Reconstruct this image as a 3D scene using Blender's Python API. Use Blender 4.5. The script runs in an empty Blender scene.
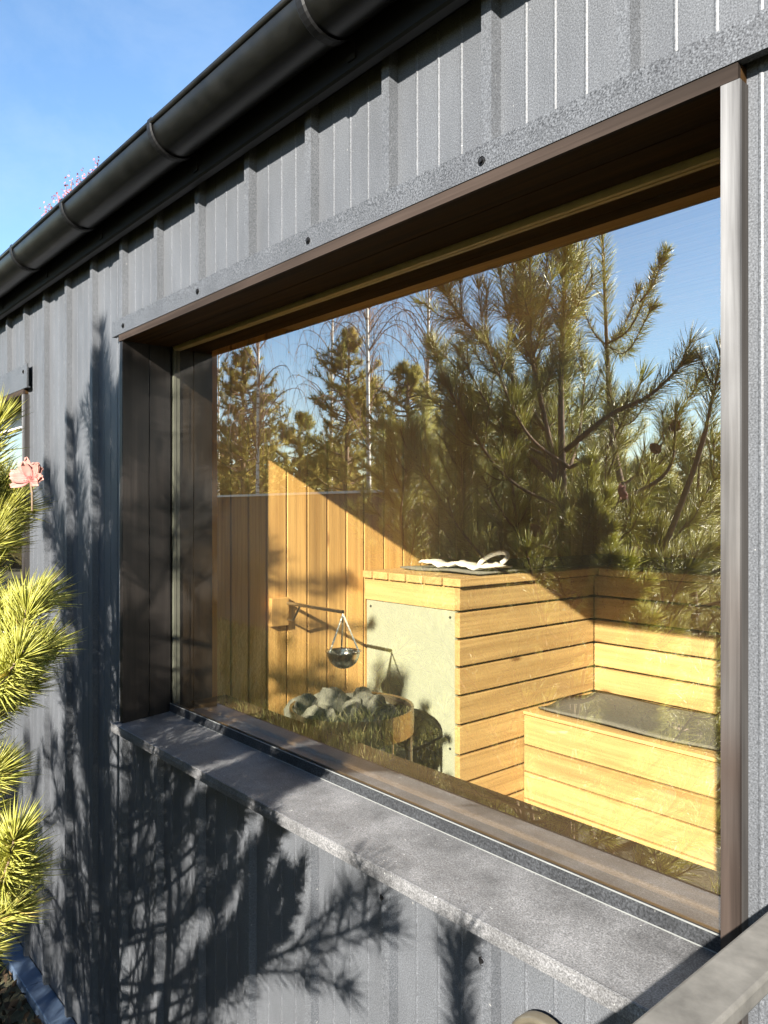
import bpy, math, random
import numpy as np
from mathutils import Vector, Matrix

H = 1.65                       # eye height above the ground; coordinates below are relative to eye level
D = 0.85                       # the camera stands this far from the cladding
rng = np.random.default_rng(11)
random.seed(5)
scene = bpy.context.scene
col = scene.collection
R = math.radians

# ------------------------------------------------------------------ camera maths
F = 770.0
TH = math.atan2(384 + 282, F)
dv = np.array([-math.cos(TH), math.sin(TH), 0.0])
rv = np.array([dv[1], -dv[0], 0.0])
uz = np.array([0, 0, 1.0])
YG = 0.126                     # plane of the outer glass face


def at_y(px, py, y):
    v = dv * F + rv * (px - 384) + uz * (512 - py)
    return v * ((y + D) / v[1]) + np.array([0, -D, 0])


def at_depth(px, py, dep):
    v = dv * F + rv * (px - 384) + uz * (512 - py)
    return v * (dep / F) + np.array([0, -D, 0])


def mirrored(px, py, k):
    """the point k metres in front of the wall whose reflection in the glass is seen at (px, py)"""
    p = at_y(px, py, 2 * YG + k)
    return np.array([p[0], -k, p[2]])


def mirrored_depth(px, py, dep):
    p = at_depth(px, py, dep)
    return np.array([p[0], 2 * YG - p[1], p[2]])


SUN = np.array([-0.49, 1.0, -0.525])
BACK = -SUN                     # from a shadow back to what casts it, per metre in front of the wall
SUN = SUN / np.linalg.norm(SUN)

# ------------------------------------------------------------------ materials
def new_mat(name):
    m = bpy.data.materials.new(name)
    m.use_nodes = True
    nt = m.node_tree
    nt.nodes.clear()
    out = nt.nodes.new('ShaderNodeOutputMaterial')
    return m, nt, out


def N(nt, typ, **kw):
    n = nt.nodes.new(typ)
    for k, v in kw.items():
        if k.startswith('i_'):
            n.inputs[k[2:].replace('_', ' ')].default_value = v
        else:
            setattr(n, k, v)
    return n


def L(nt, a, b):
    nt.links.new(a, b)


def ramp(nt, stops):
    n = nt.nodes.new('ShaderNodeValToRGB')
    cr = n.color_ramp
    while len(cr.elements) < len(stops):
        cr.elements.new(0.5)
    for e, (p, c) in zip(cr.elements, stops):
        e.position = p
        e.color = (c[0], c[1], c[2], 1)
    return n


def g(v):
    return (v, v, v)


def mat_speckle(name, lo, hi, scale=420, rough=0.45, dirt=0.25, bump=0.25, tint=(0.94, 1.0, 1.10), spec=0.5):
    m, nt, out = new_mat(name)
    b = N(nt, 'ShaderNodeBsdfPrincipled')
    b.inputs['Roughness'].default_value = rough
    b.inputs['Specular IOR Level'].default_value = spec
    tc = N(nt, 'ShaderNodeTexCoord')
    n1 = N(nt, 'ShaderNodeTexNoise', i_Scale=scale, i_Detail=2.0, i_Roughness=0.7)
    L(nt, tc.outputs['Object'], n1.inputs['Vector'])
    r1 = ramp(nt, [(0.30, tuple(lo * t for t in tint)), (0.52, tuple((lo * .55 + hi * .45) * t for t in tint)), (0.72, tuple(hi * t for t in tint))])
    L(nt, n1.outputs['Fac'], r1.inputs['Fac'])
    n2 = N(nt, 'ShaderNodeTexNoise', i_Scale=5.0, i_Detail=6.0, i_Roughness=0.65)
    mp = N(nt, 'ShaderNodeMapping')
    mp.inputs['Scale'].default_value = (2.2, 2.2, 0.6)
    L(nt, tc.outputs['Object'], mp.inputs['Vector'])
    L(nt, mp.outputs['Vector'], n2.inputs['Vector'])
    r2 = ramp(nt, [(0.3, g(1 - dirt)), (0.7, g(1 + dirt * .6))])
    L(nt, n2.outputs['Fac'], r2.inputs['Fac'])
    mx = N(nt, 'ShaderNodeMix', data_type='RGBA', blend_type='MULTIPLY')
    mx.inputs['Factor'].default_value = 1
    L(nt, r1.outputs['Color'], mx.inputs['A'])
    L(nt, r2.outputs['Color'], mx.inputs['B'])
    # small pale dust flecks
    v = N(nt, 'ShaderNodeTexNoise', i_Scale=140.0, i_Detail=1.0)
    L(nt, tc.outputs['Object'], v.inputs['Vector'])
    r3 = ramp(nt, [(0.765, g(0)), (0.80, g(1))])
    L(nt, v.outputs['Fac'], r3.inputs['Fac'])
    mx2 = N(nt, 'ShaderNodeMix', data_type='RGBA')
    L(nt, r3.outputs['Color'], mx2.inputs['Factor'])
    L(nt, mx.outputs['Result'], mx2.inputs['A'])
    mx2.inputs['B'].default_value = (hi * 1.5, hi * 1.5, hi * 1.45, 1)
    L(nt, mx2.outputs['Result'], b.inputs['Base Color'])
    bp = N(nt, 'ShaderNodeBump')
    bp.inputs['Strength'].default_value = bump
    bp.inputs['Distance'].default_value = 0.0006
    L(nt, n1.outputs['Fac'], bp.inputs['Height'])
    L(nt, bp.outputs['Normal'], b.inputs['Normal'])
    L(nt, b.outputs['BSDF'], out.inputs['Surface'])
    return m


def mat_wood(name, dark, light, axis='X', rough=0.5, vary=0.22, grain=1.0, knots=True, spec=0.4, bump=0.15):
    m, nt, out = new_mat(name)
    b = N(nt, 'ShaderNodeBsdfPrincipled')
    b.inputs['Specular IOR Level'].default_value = spec
    tc = N(nt, 'ShaderNodeTexCoord')
    at = N(nt, 'ShaderNodeAttribute', attribute_name='rnd')
    off = N(nt, 'ShaderNodeVectorMath', operation='MULTIPLY')
    L(nt, at.outputs['Vector'], off.inputs[0])
    off.inputs[1].default_value = (37.0, 53.0, 71.0)
    add = N(nt, 'ShaderNodeVectorMath', operation='ADD')
    L(nt, tc.outputs['Object'], add.inputs[0])
    L(nt, off.outputs['Vector'], add.inputs[1])
    mp = N(nt, 'ShaderNodeMapping')
    sc = {'X': (0.9, 16, 16), 'Y': (16, 0.9, 16), 'Z': (16, 16, 0.9)}[axis]
    mp.inputs['Scale'].default_value = sc
    L(nt, add.outputs['Vector'], mp.inputs['Vector'])
    n1 = N(nt, 'ShaderNodeTexNoise', i_Scale=1.6 * grain, i_Detail=5.0, i_Roughness=0.6, i_Distortion=0.6)
    L(nt, mp.outputs['Vector'], n1.inputs['Vector'])
    mp2 = N(nt, 'ShaderNodeMapping')
    mp2.inputs['Scale'].default_value = tuple(s * (3.0 if s < 2 else 11.0) for s in sc)
    L(nt, add.outputs['Vector'], mp2.inputs['Vector'])
    n2 = N(nt, 'ShaderNodeTexNoise', i_Scale=1.0, i_Detail=3.0, i_Roughness=0.6)
    L(nt, mp2.outputs['Vector'], n2.inputs['Vector'])
    mid = tuple((a + c) / 2 for a, c in zip(dark, light))
    r1 = ramp(nt, [(0.28, dark), (0.5, mid), (0.72, light)])
    L(nt, n1.outputs['Fac'], r1.inputs['Fac'])
    r2 = ramp(nt, [(0.3, g(0.80)), (0.7, g(1.12))])
    L(nt, n2.outputs['Fac'], r2.inputs['Fac'])
    mx = N(nt, 'ShaderNodeMix', data_type='RGBA', blend_type='MULTIPLY')
    mx.inputs['Factor'].default_value = 1
    L(nt, r1.outputs['Color'], mx.inputs['A'])
    L(nt, r2.outputs['Color'], mx.inputs['B'])
    mr = N(nt, 'ShaderNodeMapRange')
    mr.inputs['To Min'].default_value = 1 - vary
    mr.inputs['To Max'].default_value = 1 + vary * .8
    L(nt, at.outputs['Fac'], mr.inputs['Value'])
    mx2 = N(nt, 'ShaderNodeMix', data_type='RGBA', blend_type='MULTIPLY')
    mx2.inputs['Factor'].default_value = 1
    L(nt, mx.outputs['Result'], mx2.inputs['A'])
    L(nt, mr.outputs['Result'], mx2.inputs['B'])
    last = mx2.outputs['Result']
    if knots:
        mp3 = N(nt, 'ShaderNodeMapping')
        mp3.inputs['Scale'].default_value = {'X': (3.2, 8, 8), 'Y': (8, 3.2, 8), 'Z': (8, 8, 3.2)}[axis]
        L(nt, add.outputs['Vector'], mp3.inputs['Vector'])
        vo = N(nt, 'ShaderNodeTexVoronoi', i_Scale=0.8)
        L(nt, mp3.outputs['Vector'], vo.inputs['Vector'])
        r4 = ramp(nt, [(0.04, g(1)), (0.10, g(0))])
        L(nt, vo.outputs['Distance'], r4.inputs['Fac'])
        mx3 = N(nt, 'ShaderNodeMix', data_type='RGBA')
        L(nt, r4.outputs['Color'], mx3.inputs['Factor'])
        L(nt, last, mx3.inputs['A'])
        mx3.inputs['B'].default_value = (dark[0] * .45, dark[1] * .38, dark[2] * .35, 1)
        last = mx3.outputs['Result']
    L(nt, last, b.inputs['Base Color'])
    rr = N(nt, 'ShaderNodeMapRange')
    rr.inputs['To Min'].default_value = rough - .08
    rr.inputs['To Max'].default_value = rough + .12
    L(nt, n1.outputs['Fac'], rr.inputs['Value'])
    L(nt, rr.outputs['Result'], b.inputs['Roughness'])
    bp = N(nt, 'ShaderNodeBump')
    bp.inputs['Strength'].default_value = bump
    bp.inputs['Distance'].default_value = 0.001
    L(nt, n2.outputs['Fac'], bp.inputs['Height'])
    L(nt, bp.outputs['Normal'], b.inputs['Normal'])
    L(nt, b.outputs['BSDF'], out.inputs['Surface'])
    return m


def mat_simple(name, c, rough=0.5, metal=0.0, spec=0.5, vary=0.15, scale=30.0, bump=0.0):
    m, nt, out = new_mat(name)
    b = N(nt, 'ShaderNodeBsdfPrincipled')
    b.inputs['Roughness'].default_value = rough
    b.inputs['Metallic'].default_value = metal
    b.inputs['Specular IOR Level'].default_value = spec
    tc = N(nt, 'ShaderNodeTexCoord')
    n1 = N(nt, 'ShaderNodeTexNoise', i_Scale=scale, i_Detail=5.0, i_Roughness=0.65)
    L(nt, tc.outputs['Object'], n1.inputs['Vector'])
    r1 = ramp(nt, [(0.3, tuple(x * (1 - vary) for x in c)), (0.7, tuple(x * (1 + vary) for x in c))])
    L(nt, n1.outputs['Fac'], r1.inputs['Fac'])
    L(nt, r1.outputs['Color'], b.inputs['Base Color'])
    if bump:
        bp = N(nt, 'ShaderNodeBump')
        bp.inputs['Strength'].default_value = bump
        bp.inputs['Distance'].default_value = 0.004
        L(nt, n1.outputs['Fac'], bp.inputs['Height'])
        L(nt, bp.outputs['Normal'], b.inputs['Normal'])
    L(nt, b.outputs['BSDF'], out.inputs['Surface'])
    return m


def mat_leaf(name, stops, translucent=0.35, rough=0.45, spec=0.35):
    """foliage: per-leaf tint attribute picks the colour"""
    m, nt, out = new_mat(name)
    at = N(nt, 'ShaderNodeAttribute', attribute_name='tint')
    r1 = ramp(nt, stops)
    L(nt, at.outputs['Fac'], r1.inputs['Fac'])
    b = N(nt, 'ShaderNodeBsdfPrincipled')
    b.inputs['Roughness'].default_value = rough
    b.inputs['Specular IOR Level'].default_value = spec
    L(nt, r1.outputs['Color'], b.inputs['Base Color'])
    t = N(nt, 'ShaderNodeBsdfTranslucent')
    L(nt, r1.outputs['Color'], t.inputs['Color'])
    mx = N(nt, 'ShaderNodeMixShader')
    mx.inputs['Fac'].default_value = translucent
    L(nt, b.outputs['BSDF'], mx.inputs[1])
    L(nt, t.outputs['BSDF'], mx.inputs[2])
    L(nt, mx.outputs['Shader'], out.inputs['Surface'])
    return m


def mat_glass(name, base, fmul, tint, dust=0.0):
    m, nt, out = new_mat(name)
    t = N(nt, 'ShaderNodeBsdfTransparent')
    t.inputs['Color'].default_value = (*tint, 1)
    gl = N(nt, 'ShaderNodeBsdfGlossy')
    gl.inputs['Roughness'].default_value = 0.0
    gl.inputs['Color'].default_value = (1.0, 0.99, 0.96, 1)
    fr = N(nt, 'ShaderNodeFresnel', i_IOR=1.5)
    mu = N(nt, 'ShaderNodeMath', operation='MULTIPLY_ADD', use_clamp=True)
    L(nt, fr.outputs['Fac'], mu.inputs[0])
    mu.inputs[1].default_value = fmul
    mu.inputs[2].default_value = base
    mx = N(nt, 'ShaderNodeMixShader')
    ge = N(nt, 'ShaderNodeNewGeometry')
    inv = N(nt, 'ShaderNodeMath', operation='SUBTRACT')
    inv.inputs[0].default_value = 1.0
    L(nt, ge.outputs['Backfacing'], inv.inputs[1])
    fx = N(nt, 'ShaderNodeMath', operation='MULTIPLY')
    L(nt, mu.outputs['Value'], fx.inputs[0])
    L(nt, inv.outputs['Value'], fx.inputs[1])
    L(nt, fx.outputs['Value'], mx.inputs['Fac'])
    L(nt, t.outputs['BSDF'], mx.inputs[1])
    L(nt, gl.outputs['BSDF'], mx.inputs[2])
    if dust:
        tc = N(nt, 'ShaderNodeTexCoord')
        mp = N(nt, 'ShaderNodeMapping')
        mp.inputs['Scale'].default_value = (2.5, 2.5, 1.1)
        mp.inputs['Rotation'].default_value = (0, .5, 0)
        L(nt, tc.outputs['Object'], mp.inputs['Vector'])
        nn = N(nt, 'ShaderNodeTexNoise', i_Scale=2.0, i_Detail=7.0, i_Roughness=0.7)
        L(nt, mp.outputs['Vector'], nn.inputs['Vector'])
        mr = N(nt, 'ShaderNodeMapRange')
        mr.inputs['From Min'].default_value = .3
        mr.inputs['From Max'].default_value = .75
        mr.inputs['To Min'].default_value = dust * .35
        mr.inputs['To Max'].default_value = dust * 1.9
        L(nt, nn.outputs['Fac'], mr.inputs['Value'])
        df = N(nt, 'ShaderNodeBsdfDiffuse')
        df.inputs['Color'].default_value = (.62, .58, .48, 1)
        m2 = N(nt, 'ShaderNodeMixShader')
        L(nt, mr.outputs['Result'], m2.inputs['Fac'])
        L(nt, mx.outputs['Shader'], m2.inputs[1])
        L(nt, df.outputs['BSDF'], m2.inputs[2])
        L(nt, m2.outputs['Shader'], out.inputs['Surface'])
        return m
    L(nt, mx.outputs['Shader'], out.inputs['Surface'])
    return m


M = {}
M['clad'] = mat_speckle('cladding_paint', 0.030, 0.112, 480, 0.5, 0.22, spec=0.3)
M['flash'] = mat_speckle('flashing_paint', 0.010, 0.110, 400, 0.5, 0.2, 0.35, spec=0.3)
M['sill'] = mat_speckle('sill_paint', 0.045, 0.19, 420, 0.5, 0.5, 0.25, (1, 1, 1.02), spec=0.3)
M['gutter'] = mat_simple('gutter_black', (0.0045, 0.0045, 0.0042), 0.34, 0, 0.4, 0.8, 14)
M['black'] = mat_simple('black_metal', (0.004, 0.004, 0.0045), 0.5, 0, 0.3)
M['jamb'] = mat_wood('black_stained_wood', (0.0022, 0.0019, 0.0017), (0.016, 0.0132, 0.0115), 'Z', 0.4, 0.25, 1.0, True, 0.2)
M['jamb_in'] = mat_wood('dark_stained_inner_jamb', (0.010, 0.0075, 0.006), (0.034, 0.024, 0.017), 'Z', 0.5, 0.2, 1.0, True, 0.25)
M['soffit'] = mat_wood('brown_stained_wood', (0.005, 0.0028, 0.0012), (0.048, 0.027, 0.0115), 'X', 0.7, 0.2, 1.0, True, 0.02)
M['edge_wood'] = mat_wood('weathered_wood_lit_top', (0.025, 0.024, 0.024), (0.19, 0.186, 0.183), 'Z', 0.7, 0.1, 1.0, False, 0.06)
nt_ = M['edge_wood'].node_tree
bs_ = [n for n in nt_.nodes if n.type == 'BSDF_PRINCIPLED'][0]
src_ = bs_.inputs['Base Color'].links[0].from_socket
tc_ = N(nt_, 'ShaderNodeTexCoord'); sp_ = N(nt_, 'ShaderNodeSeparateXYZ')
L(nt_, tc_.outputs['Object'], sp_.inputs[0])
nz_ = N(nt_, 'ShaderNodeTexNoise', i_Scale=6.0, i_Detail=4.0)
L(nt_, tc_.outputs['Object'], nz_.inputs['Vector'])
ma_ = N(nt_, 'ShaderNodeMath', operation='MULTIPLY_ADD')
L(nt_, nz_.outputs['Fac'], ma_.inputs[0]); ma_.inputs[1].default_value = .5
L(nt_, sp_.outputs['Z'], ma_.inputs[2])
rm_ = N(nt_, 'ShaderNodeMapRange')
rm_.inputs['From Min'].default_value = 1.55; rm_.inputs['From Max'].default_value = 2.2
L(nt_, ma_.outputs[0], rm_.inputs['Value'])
wr_ = ramp(nt_, [(0, (.26, .20, .17)), (.5, (.45, .44, .43)), (1, (.9, .92, .95))])  # sunlit top and shadowed lower part, painted into the wood colour by height
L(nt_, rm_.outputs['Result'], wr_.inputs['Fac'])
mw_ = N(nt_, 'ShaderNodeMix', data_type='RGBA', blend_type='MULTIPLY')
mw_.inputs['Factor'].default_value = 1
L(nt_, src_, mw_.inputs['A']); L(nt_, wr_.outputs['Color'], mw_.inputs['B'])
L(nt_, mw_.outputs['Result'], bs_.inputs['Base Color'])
M['edge_wood2'] = mat_wood('weathered_side_wood', (0.020, 0.018, 0.017), (0.06, 0.056, 0.053), 'Z', 0.7, 0.1, 1.2, False, 0.06)
M['head_edge'] = mat_wood('head_edge_wood', (0.008, 0.0065, 0.0055), (0.038, 0.028, 0.023), 'X', 0.75, 0.1, 0.7, False, 0.05)
M['inner_frame'] = mat_wood('inner_frame_wood', (0.045, 0.030, 0.016), (0.105, 0.070, 0.038), 'X', 0.5, 0.15)
M['spacer'] = mat_simple('glazing_spacer', (0.62, 0.55, 0.40), 0.45, 0, 0.5)
M['spacer_side'] = mat_simple('glazing_spacer_side', (0.13, 0.14, 0.125), 0.4, 0, 0.4)
M['spacer_pale'] = mat_simple('glazing_bead_pale', (0.13, 0.135, 0.13), 0.6, 0.0, 0.3)
M['boardZ'] = mat_wood('sauna_boards_upright', (0.44, 0.255, 0.088), (0.64, 0.41, 0.155), 'Z', 0.55, 0.22)
M['boardX'] = mat_wood('sauna_boards', (0.40, 0.255, 0.110), (0.60, 0.425, 0.20), 'X', 0.5, 0.2)
M['boardY'] = mat_wood('sauna_boards_side', (0.40, 0.255, 0.110), (0.60, 0.425, 0.20), 'Y', 0.5, 0.2)
M['mineral'] = mat_simple('mineral_board', (0.30, 0.33, 0.27), 0.75, 0, 0.3, 0.06, 55)
M['felt'] = mat_simple('grey_felt', (0.15, 0.15, 0.14), 1.0, 0, 0.0, 0.25, 120, 0.3)
M['towel'] = mat_simple('white_towel', (0.78, 0.77, 0.74), 0.95, 0, 0.1, 0.05, 90, 0.3)
M['steel'] = mat_simple('brushed_steel', (0.55, 0.54, 0.50), 0.3, 1.0, 0.5, 0.1)
M['brass'] = mat_simple('steel_band', (0.34, 0.29, 0.20), 0.4, 0.9, 0.5, 0.1)
M['stone'] = mat_simple('stove_stone', (0.15, 0.155, 0.135), 0.85, 0, 0.3, 0.4, 18, 0.5)
M['rail'] = mat_simple('weathered_rail', (0.10, 0.095, 0.085), 0.6, 0, 0.3, 0.35, 26)
M['gasket'] = mat_speckle('gasket_rubber', 0.008, 0.05, 300, 0.6, 0.3, 0.2, spec=0.2)
M['white'] = mat_simple('white_frame_paint', (0.70, 0.69, 0.66), 0.45, 0, 0.5, 0.05)
M['cream'] = mat_simple('vent_cover', (0.15, 0.13, 0.095), 0.35, 0.6, 0.5, 0.15)
M['plinth'] = mat_simple('plinth_sheet', (0.07, 0.10, 0.15), 0.4, 0, 0.5, 0.15)
M['roof'] = mat_simple('roof_sheet', (0.03, 0.03, 0.032), 0.5, 0, 0.4)
M['bark'] = mat_simple('pine_bark', (0.15, 0.105, 0.07), 0.9, 0, 0.2, 0.45, 60, 0.6)
M['needle'] = mat_leaf('pine_needles', [(0.0, (0.18, 0.165, 0.04)), (0.4, (0.36, 0.335, 0.065)), (0.75, (0.46, 0.465, 0.10)), (0.92, (0.56, 0.54, 0.15)), (1.0, (0.54, 0.42, 0.13))], 0.5, 0.35, 0.5)
M['needle_far'] = mat_leaf('far_needles', [(0.0, (0.17, 0.175, 0.045)), (0.5, (0.36, 0.325, 0.075)), (1.0, (0.50, 0.38, 0.10))], 0.5, 0.6, 0.2)
M['birch_leaf'] = mat_leaf('birch_leaves', [(0.0, (0.20, 0.13, 0.03)), (1.0, (0.42, 0.27, 0.06))], 0.4, 0.6, 0.2)
M['pink_leaf'] = mat_leaf('pink_leaves', [(0.0, (0.32, 0.10, 0.12)), (1.0, (0.55, 0.25, 0.28))], 0.4, 0.6, 0.2)
M['dry_leaf'] = mat_leaf('dry_leaf', [(0.0, (0.20, 0.05, 0.05)), (0.4, (0.33, 0.14, 0.12)), (1.0, (0.39, 0.23, 0.19))], 0.3, 0.6, 0.2)
M['grass'] = mat_leaf('grass_blades', [(0.0, (0.10, 0.12, 0.025)), (0.6, (0.24, 0.24, 0.07)), (1.0, (0.42, 0.36, 0.15))], 0.3, 0.6, 0.2)
M['twig'] = mat_simple('birch_twig', (0.16, 0.10, 0.07), 0.8, 0, 0.2, 0.3, 40)
M['fence'] = mat_wood('fence_boards', (0.035, 0.022, 0.014), (0.075, 0.048, 0.03), 'Z', 0.7, 0.25)
M['fence_cap'] = mat_simple('fence_cap', (0.55, 0.5, 0.42), 0.6)
M['forest'] = mat_leaf('forest_foliage', [(0.0, (0.05, 0.05, 0.022)), (0.6, (0.15, 0.115, 0.04)), (1.0, (0.28, 0.18, 0.06))], 0.35, 0.8, 0.1)
M['glass'] = mat_glass('coated_glass', 0.46, 0.9, (0.985, 0.96, 0.87), 0.0035)
M['glass_in'] = mat_glass('inner_glass', 0.0, 0.5, (0.99, 0.98, 0.95))


def mat_birch():
    m, nt, out = new_mat('birch_bark')
    b = N(nt, 'ShaderNodeBsdfPrincipled')
    b.inputs['Roughness'].default_value = 0.8
    tc = N(nt, 'ShaderNodeTexCoord')
    mp = N(nt, 'ShaderNodeMapping')
    mp.inputs['Scale'].default_value = (4, 4, 14)
    L(nt, tc.outputs['Object'], mp.inputs['Vector'])
    n1 = N(nt, 'ShaderNodeTexNoise', i_Scale=1.4, i_Detail=5.0)
    L(nt, mp.outputs['Vector'], n1.inputs['Vector'])
    r1 = ramp(nt, [(0.36, (0.06, 0.05, 0.045)), (0.46, (0.55, 0.52, 0.46)), (0.8, (0.72, 0.69, 0.62))])
    L(nt, n1.outputs['Fac'], r1.inputs['Fac'])
    L(nt, r1.outputs['Color'], b.inputs['Base Color'])
    L(nt, b.outputs['BSDF'], out.inputs['Surface'])
    return m


M['birch'] = mat_birch()


def mat_ground():
    m, nt, out = new_mat('ground_soil')
    b = N(nt, 'ShaderNodeBsdfPrincipled')
    b.inputs['Roughness'].default_value = 0.95
    tc = N(nt, 'ShaderNodeTexCoord')
    n1 = N(nt, 'ShaderNodeTexNoise', i_Scale=0.9, i_Detail=8.0, i_Roughness=0.7)
    n2 = N(nt, 'ShaderNodeTexNoise', i_Scale=38.0, i_Detail=6.0, i_Roughness=0.7)
    L(nt, tc.outputs['Object'], n1.inputs['Vector'])
    L(nt, tc.outputs['Object'], n2.inputs['Vector'])
    r1 = ramp(nt, [(0.35, (0.045, 0.038, 0.02)), (0.55, (0.07, 0.062, 0.026)), (0.7, (0.10, 0.082, 0.04))])
    L(nt, n1.outputs['Fac'], r1.inputs['Fac'])
    r2 = ramp(nt, [(0.3, g(0.45)), (0.7, g(1.3))])
    L(nt, n2.outputs['Fac'], r2.inputs['Fac'])
    mx = N(nt, 'ShaderNodeMix', data_type='RGBA', blend_type='MULTIPLY')
    mx.inputs['Factor'].default_value = 1
    L(nt, r1.outputs['Color'], mx.inputs['A'])
    L(nt, r2.outputs['Color'], mx.inputs['B'])
    L(nt, mx.outputs['Result'], b.inputs['Base Color'])
    bp = N(nt, 'ShaderNodeBump')
    bp.inputs['Strength'].default_value = 0.8
    bp.inputs['Distance'].default_value = 0.02
    L(nt, n2.outputs['Fac'], bp.inputs['Height'])
    L(nt, bp.outputs['Normal'], b.inputs['Normal'])
    L(nt, b.outputs['BSDF'], out.inputs['Surface'])
    return m


M['ground'] = mat_ground()


# ------------------------------------------------------------------ mesh building
class MB:
    def __init__(self):
        self.v, self.f, self.r, self.mi = [], [], [], []
        self.rnd, self.slot = 0.5, 0

    def add(self, verts, faces):
        o = len(self.v)
        self.v += [tuple(map(float, p)) for p in verts]
        for f in faces:
            self.f.append(tuple(i + o for i in f))
            self.r.append(self.rnd)
            self.mi.append(self.slot)

    def box(self, x0, x1, y0, y1, z0, z1):
        x0, x1 = sorted((x0, x1)); y0, y1 = sorted((y0, y1)); z0, z1 = sorted((z0, z1))
        self.add([(x0, y0, z0), (x1, y0, z0), (x1, y1, z0), (x0, y1, z0), (x0, y0, z1), (x1, y0, z1), (x1, y1, z1), (x0, y1, z1)],
                 [(3, 2, 1, 0), (4, 5, 6, 7), (0, 1, 5, 4), (1, 2, 6, 5), (2, 3, 7, 6), (3, 0, 4, 7)])

    def board(self, *a):
        self.rnd = random.random()
        self.box(*a)

    def prism_x(self, poly, x0, x1):
        """closed polygon of (y, z) extruded along x"""
        n = len(poly)
        self.add([(x0, y, z) for y, z in poly] + [(x1, y, z) for y, z in poly],
                 [(i, (i + 1) % n, n + (i + 1) % n, n + i) for i in range(n)] + [tuple(range(n))[::-1], tuple(range(n, 2 * n))])

    def sheet(self, rows):
        """grid of points, rows of equal length"""
        n = len(rows[0])
        self.add([p for r in rows for p in r],
                 [(j * n + i, j * n + i + 1, (j + 1) * n + i + 1, (j + 1) * n + i) for j in range(len(rows) - 1) for i in range(n - 1)])

    def tube(self, pts, rad, n=8, cap=True):
        pts = [np.array(p, float) for p in pts]
        if np.isscalar(rad):
            rad = [rad] * len(pts)
        o = len(self.v)
        prev = None
        vs = []
        for i, p in enumerate(pts):
            t = pts[min(i + 1, len(pts) - 1)] - pts[max(i - 1, 0)]
            t = t / (np.linalg.norm(t) + 1e-9)
            a = prev if prev is not None else (np.array([0, 0, 1.0]) if abs(t[2]) < .9 else np.array([1.0, 0, 0]))
            u = a - t * a.dot(t)
            u /= np.linalg.norm(u) + 1e-9
            prev = u
            w = np.cross(t, u)
            for k in range(n):
                an = 2 * math.pi * k / n
                vs.append(p + rad[i] * (u * math.cos(an) + w * math.sin(an)))
        fs = []
        for i in range(len(pts) - 1):
            for k in range(n):
                k2 = (k + 1) % n
                fs.append((i * n + k, i * n + k2, (i + 1) * n + k2, (i + 1) * n + k))
        if cap:
            fs.append(tuple(range(n))[::-1])
            fs.append(tuple(range((len(pts) - 1) * n, len(pts) * n)))
        self.add(vs, fs)

    def lathe(self, c, prof, n=32, axis=2):
        """profile of (radius, height) about an axis through c"""
        vs, fs = [], []
        for r_, h in prof:
            for k in range(n):
                a = 2 * math.pi * k / n
                q = [r_ * math.cos(a), r_ * math.sin(a), h] if axis == 2 else [r_ * math.cos(a), h, r_ * math.sin(a)]
                vs.append((c[0] + q[0], c[1] + q[1], c[2] + q[2]))
        for i in range(len(prof) - 1):
            for k in range(n):
                k2 = (k + 1) % n
                fs.append((i * n + k, i * n + k2, (i + 1) * n + k2, (i + 1) * n + k))
        self.add(vs, fs)

    def build(self, name, mats, parent=None, origin=None, smooth=False, bevel=0.0, solid=0.0):
        if not isinstance(mats, (list, tuple)):
            mats = [mats]
        po = np.array(parent_origin.get(parent.name, (0, 0, 0))) if parent else None
        if origin is None:
            origin = po if parent else np.array([0, 0, 0])
        origin = np.array(origin, float)
        me = bpy.data.meshes.new(name)
        vv = np.array(self.v) - origin
        me.from_pydata([tuple(p) for p in vv], [], self.f)
        a = me.attributes.new('rnd', 'FLOAT', 'FACE')
        a.data.foreach_set('value', np.array(self.r, dtype=np.float32))
        for m in mats:
            me.materials.append(m)
        me.polygons.foreach_set('material_index', np.array(self.mi, dtype=np.int32))
        if smooth:
            me.polygons.foreach_set('use_smooth', [True] * len(me.polygons))
        me.update()
        o = bpy.data.objects.new(name, me)
        col.objects.link(o)
        if parent:
            o.parent = parent
            o.location = tuple(origin - po)
        else:
            o.location = (origin[0], origin[1], origin[2] + H)
        parent_origin[o.name] = tuple(origin)
        if bevel:
            b = o.modifiers.new('bevel', 'BEVEL')
            b.width = bevel
            b.segments = 2
            b.limit_method = 'ANGLE'
        if solid:
            s = o.modifiers.new('solid', 'SOLIDIFY')
            s.thickness = solid
        return o


parent_origin = {}


def thing(name, origin, label, cat, group=None):
    o = bpy.data.objects.new(name, None)
    o.empty_display_size = 0.1
    col.objects.link(o)
    o.location = (origin[0], origin[1], origin[2] + H)
    parent_origin[o.name] = tuple(origin)
    return tag(o, label, cat, group)


def tag(o, label=None, cat=None, group=None, kind=None):
    if label: o['label'] = label
    if cat: o['category'] = cat
    if group: o['group'] = group
    if kind: o['kind'] = kind
    return o


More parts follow.
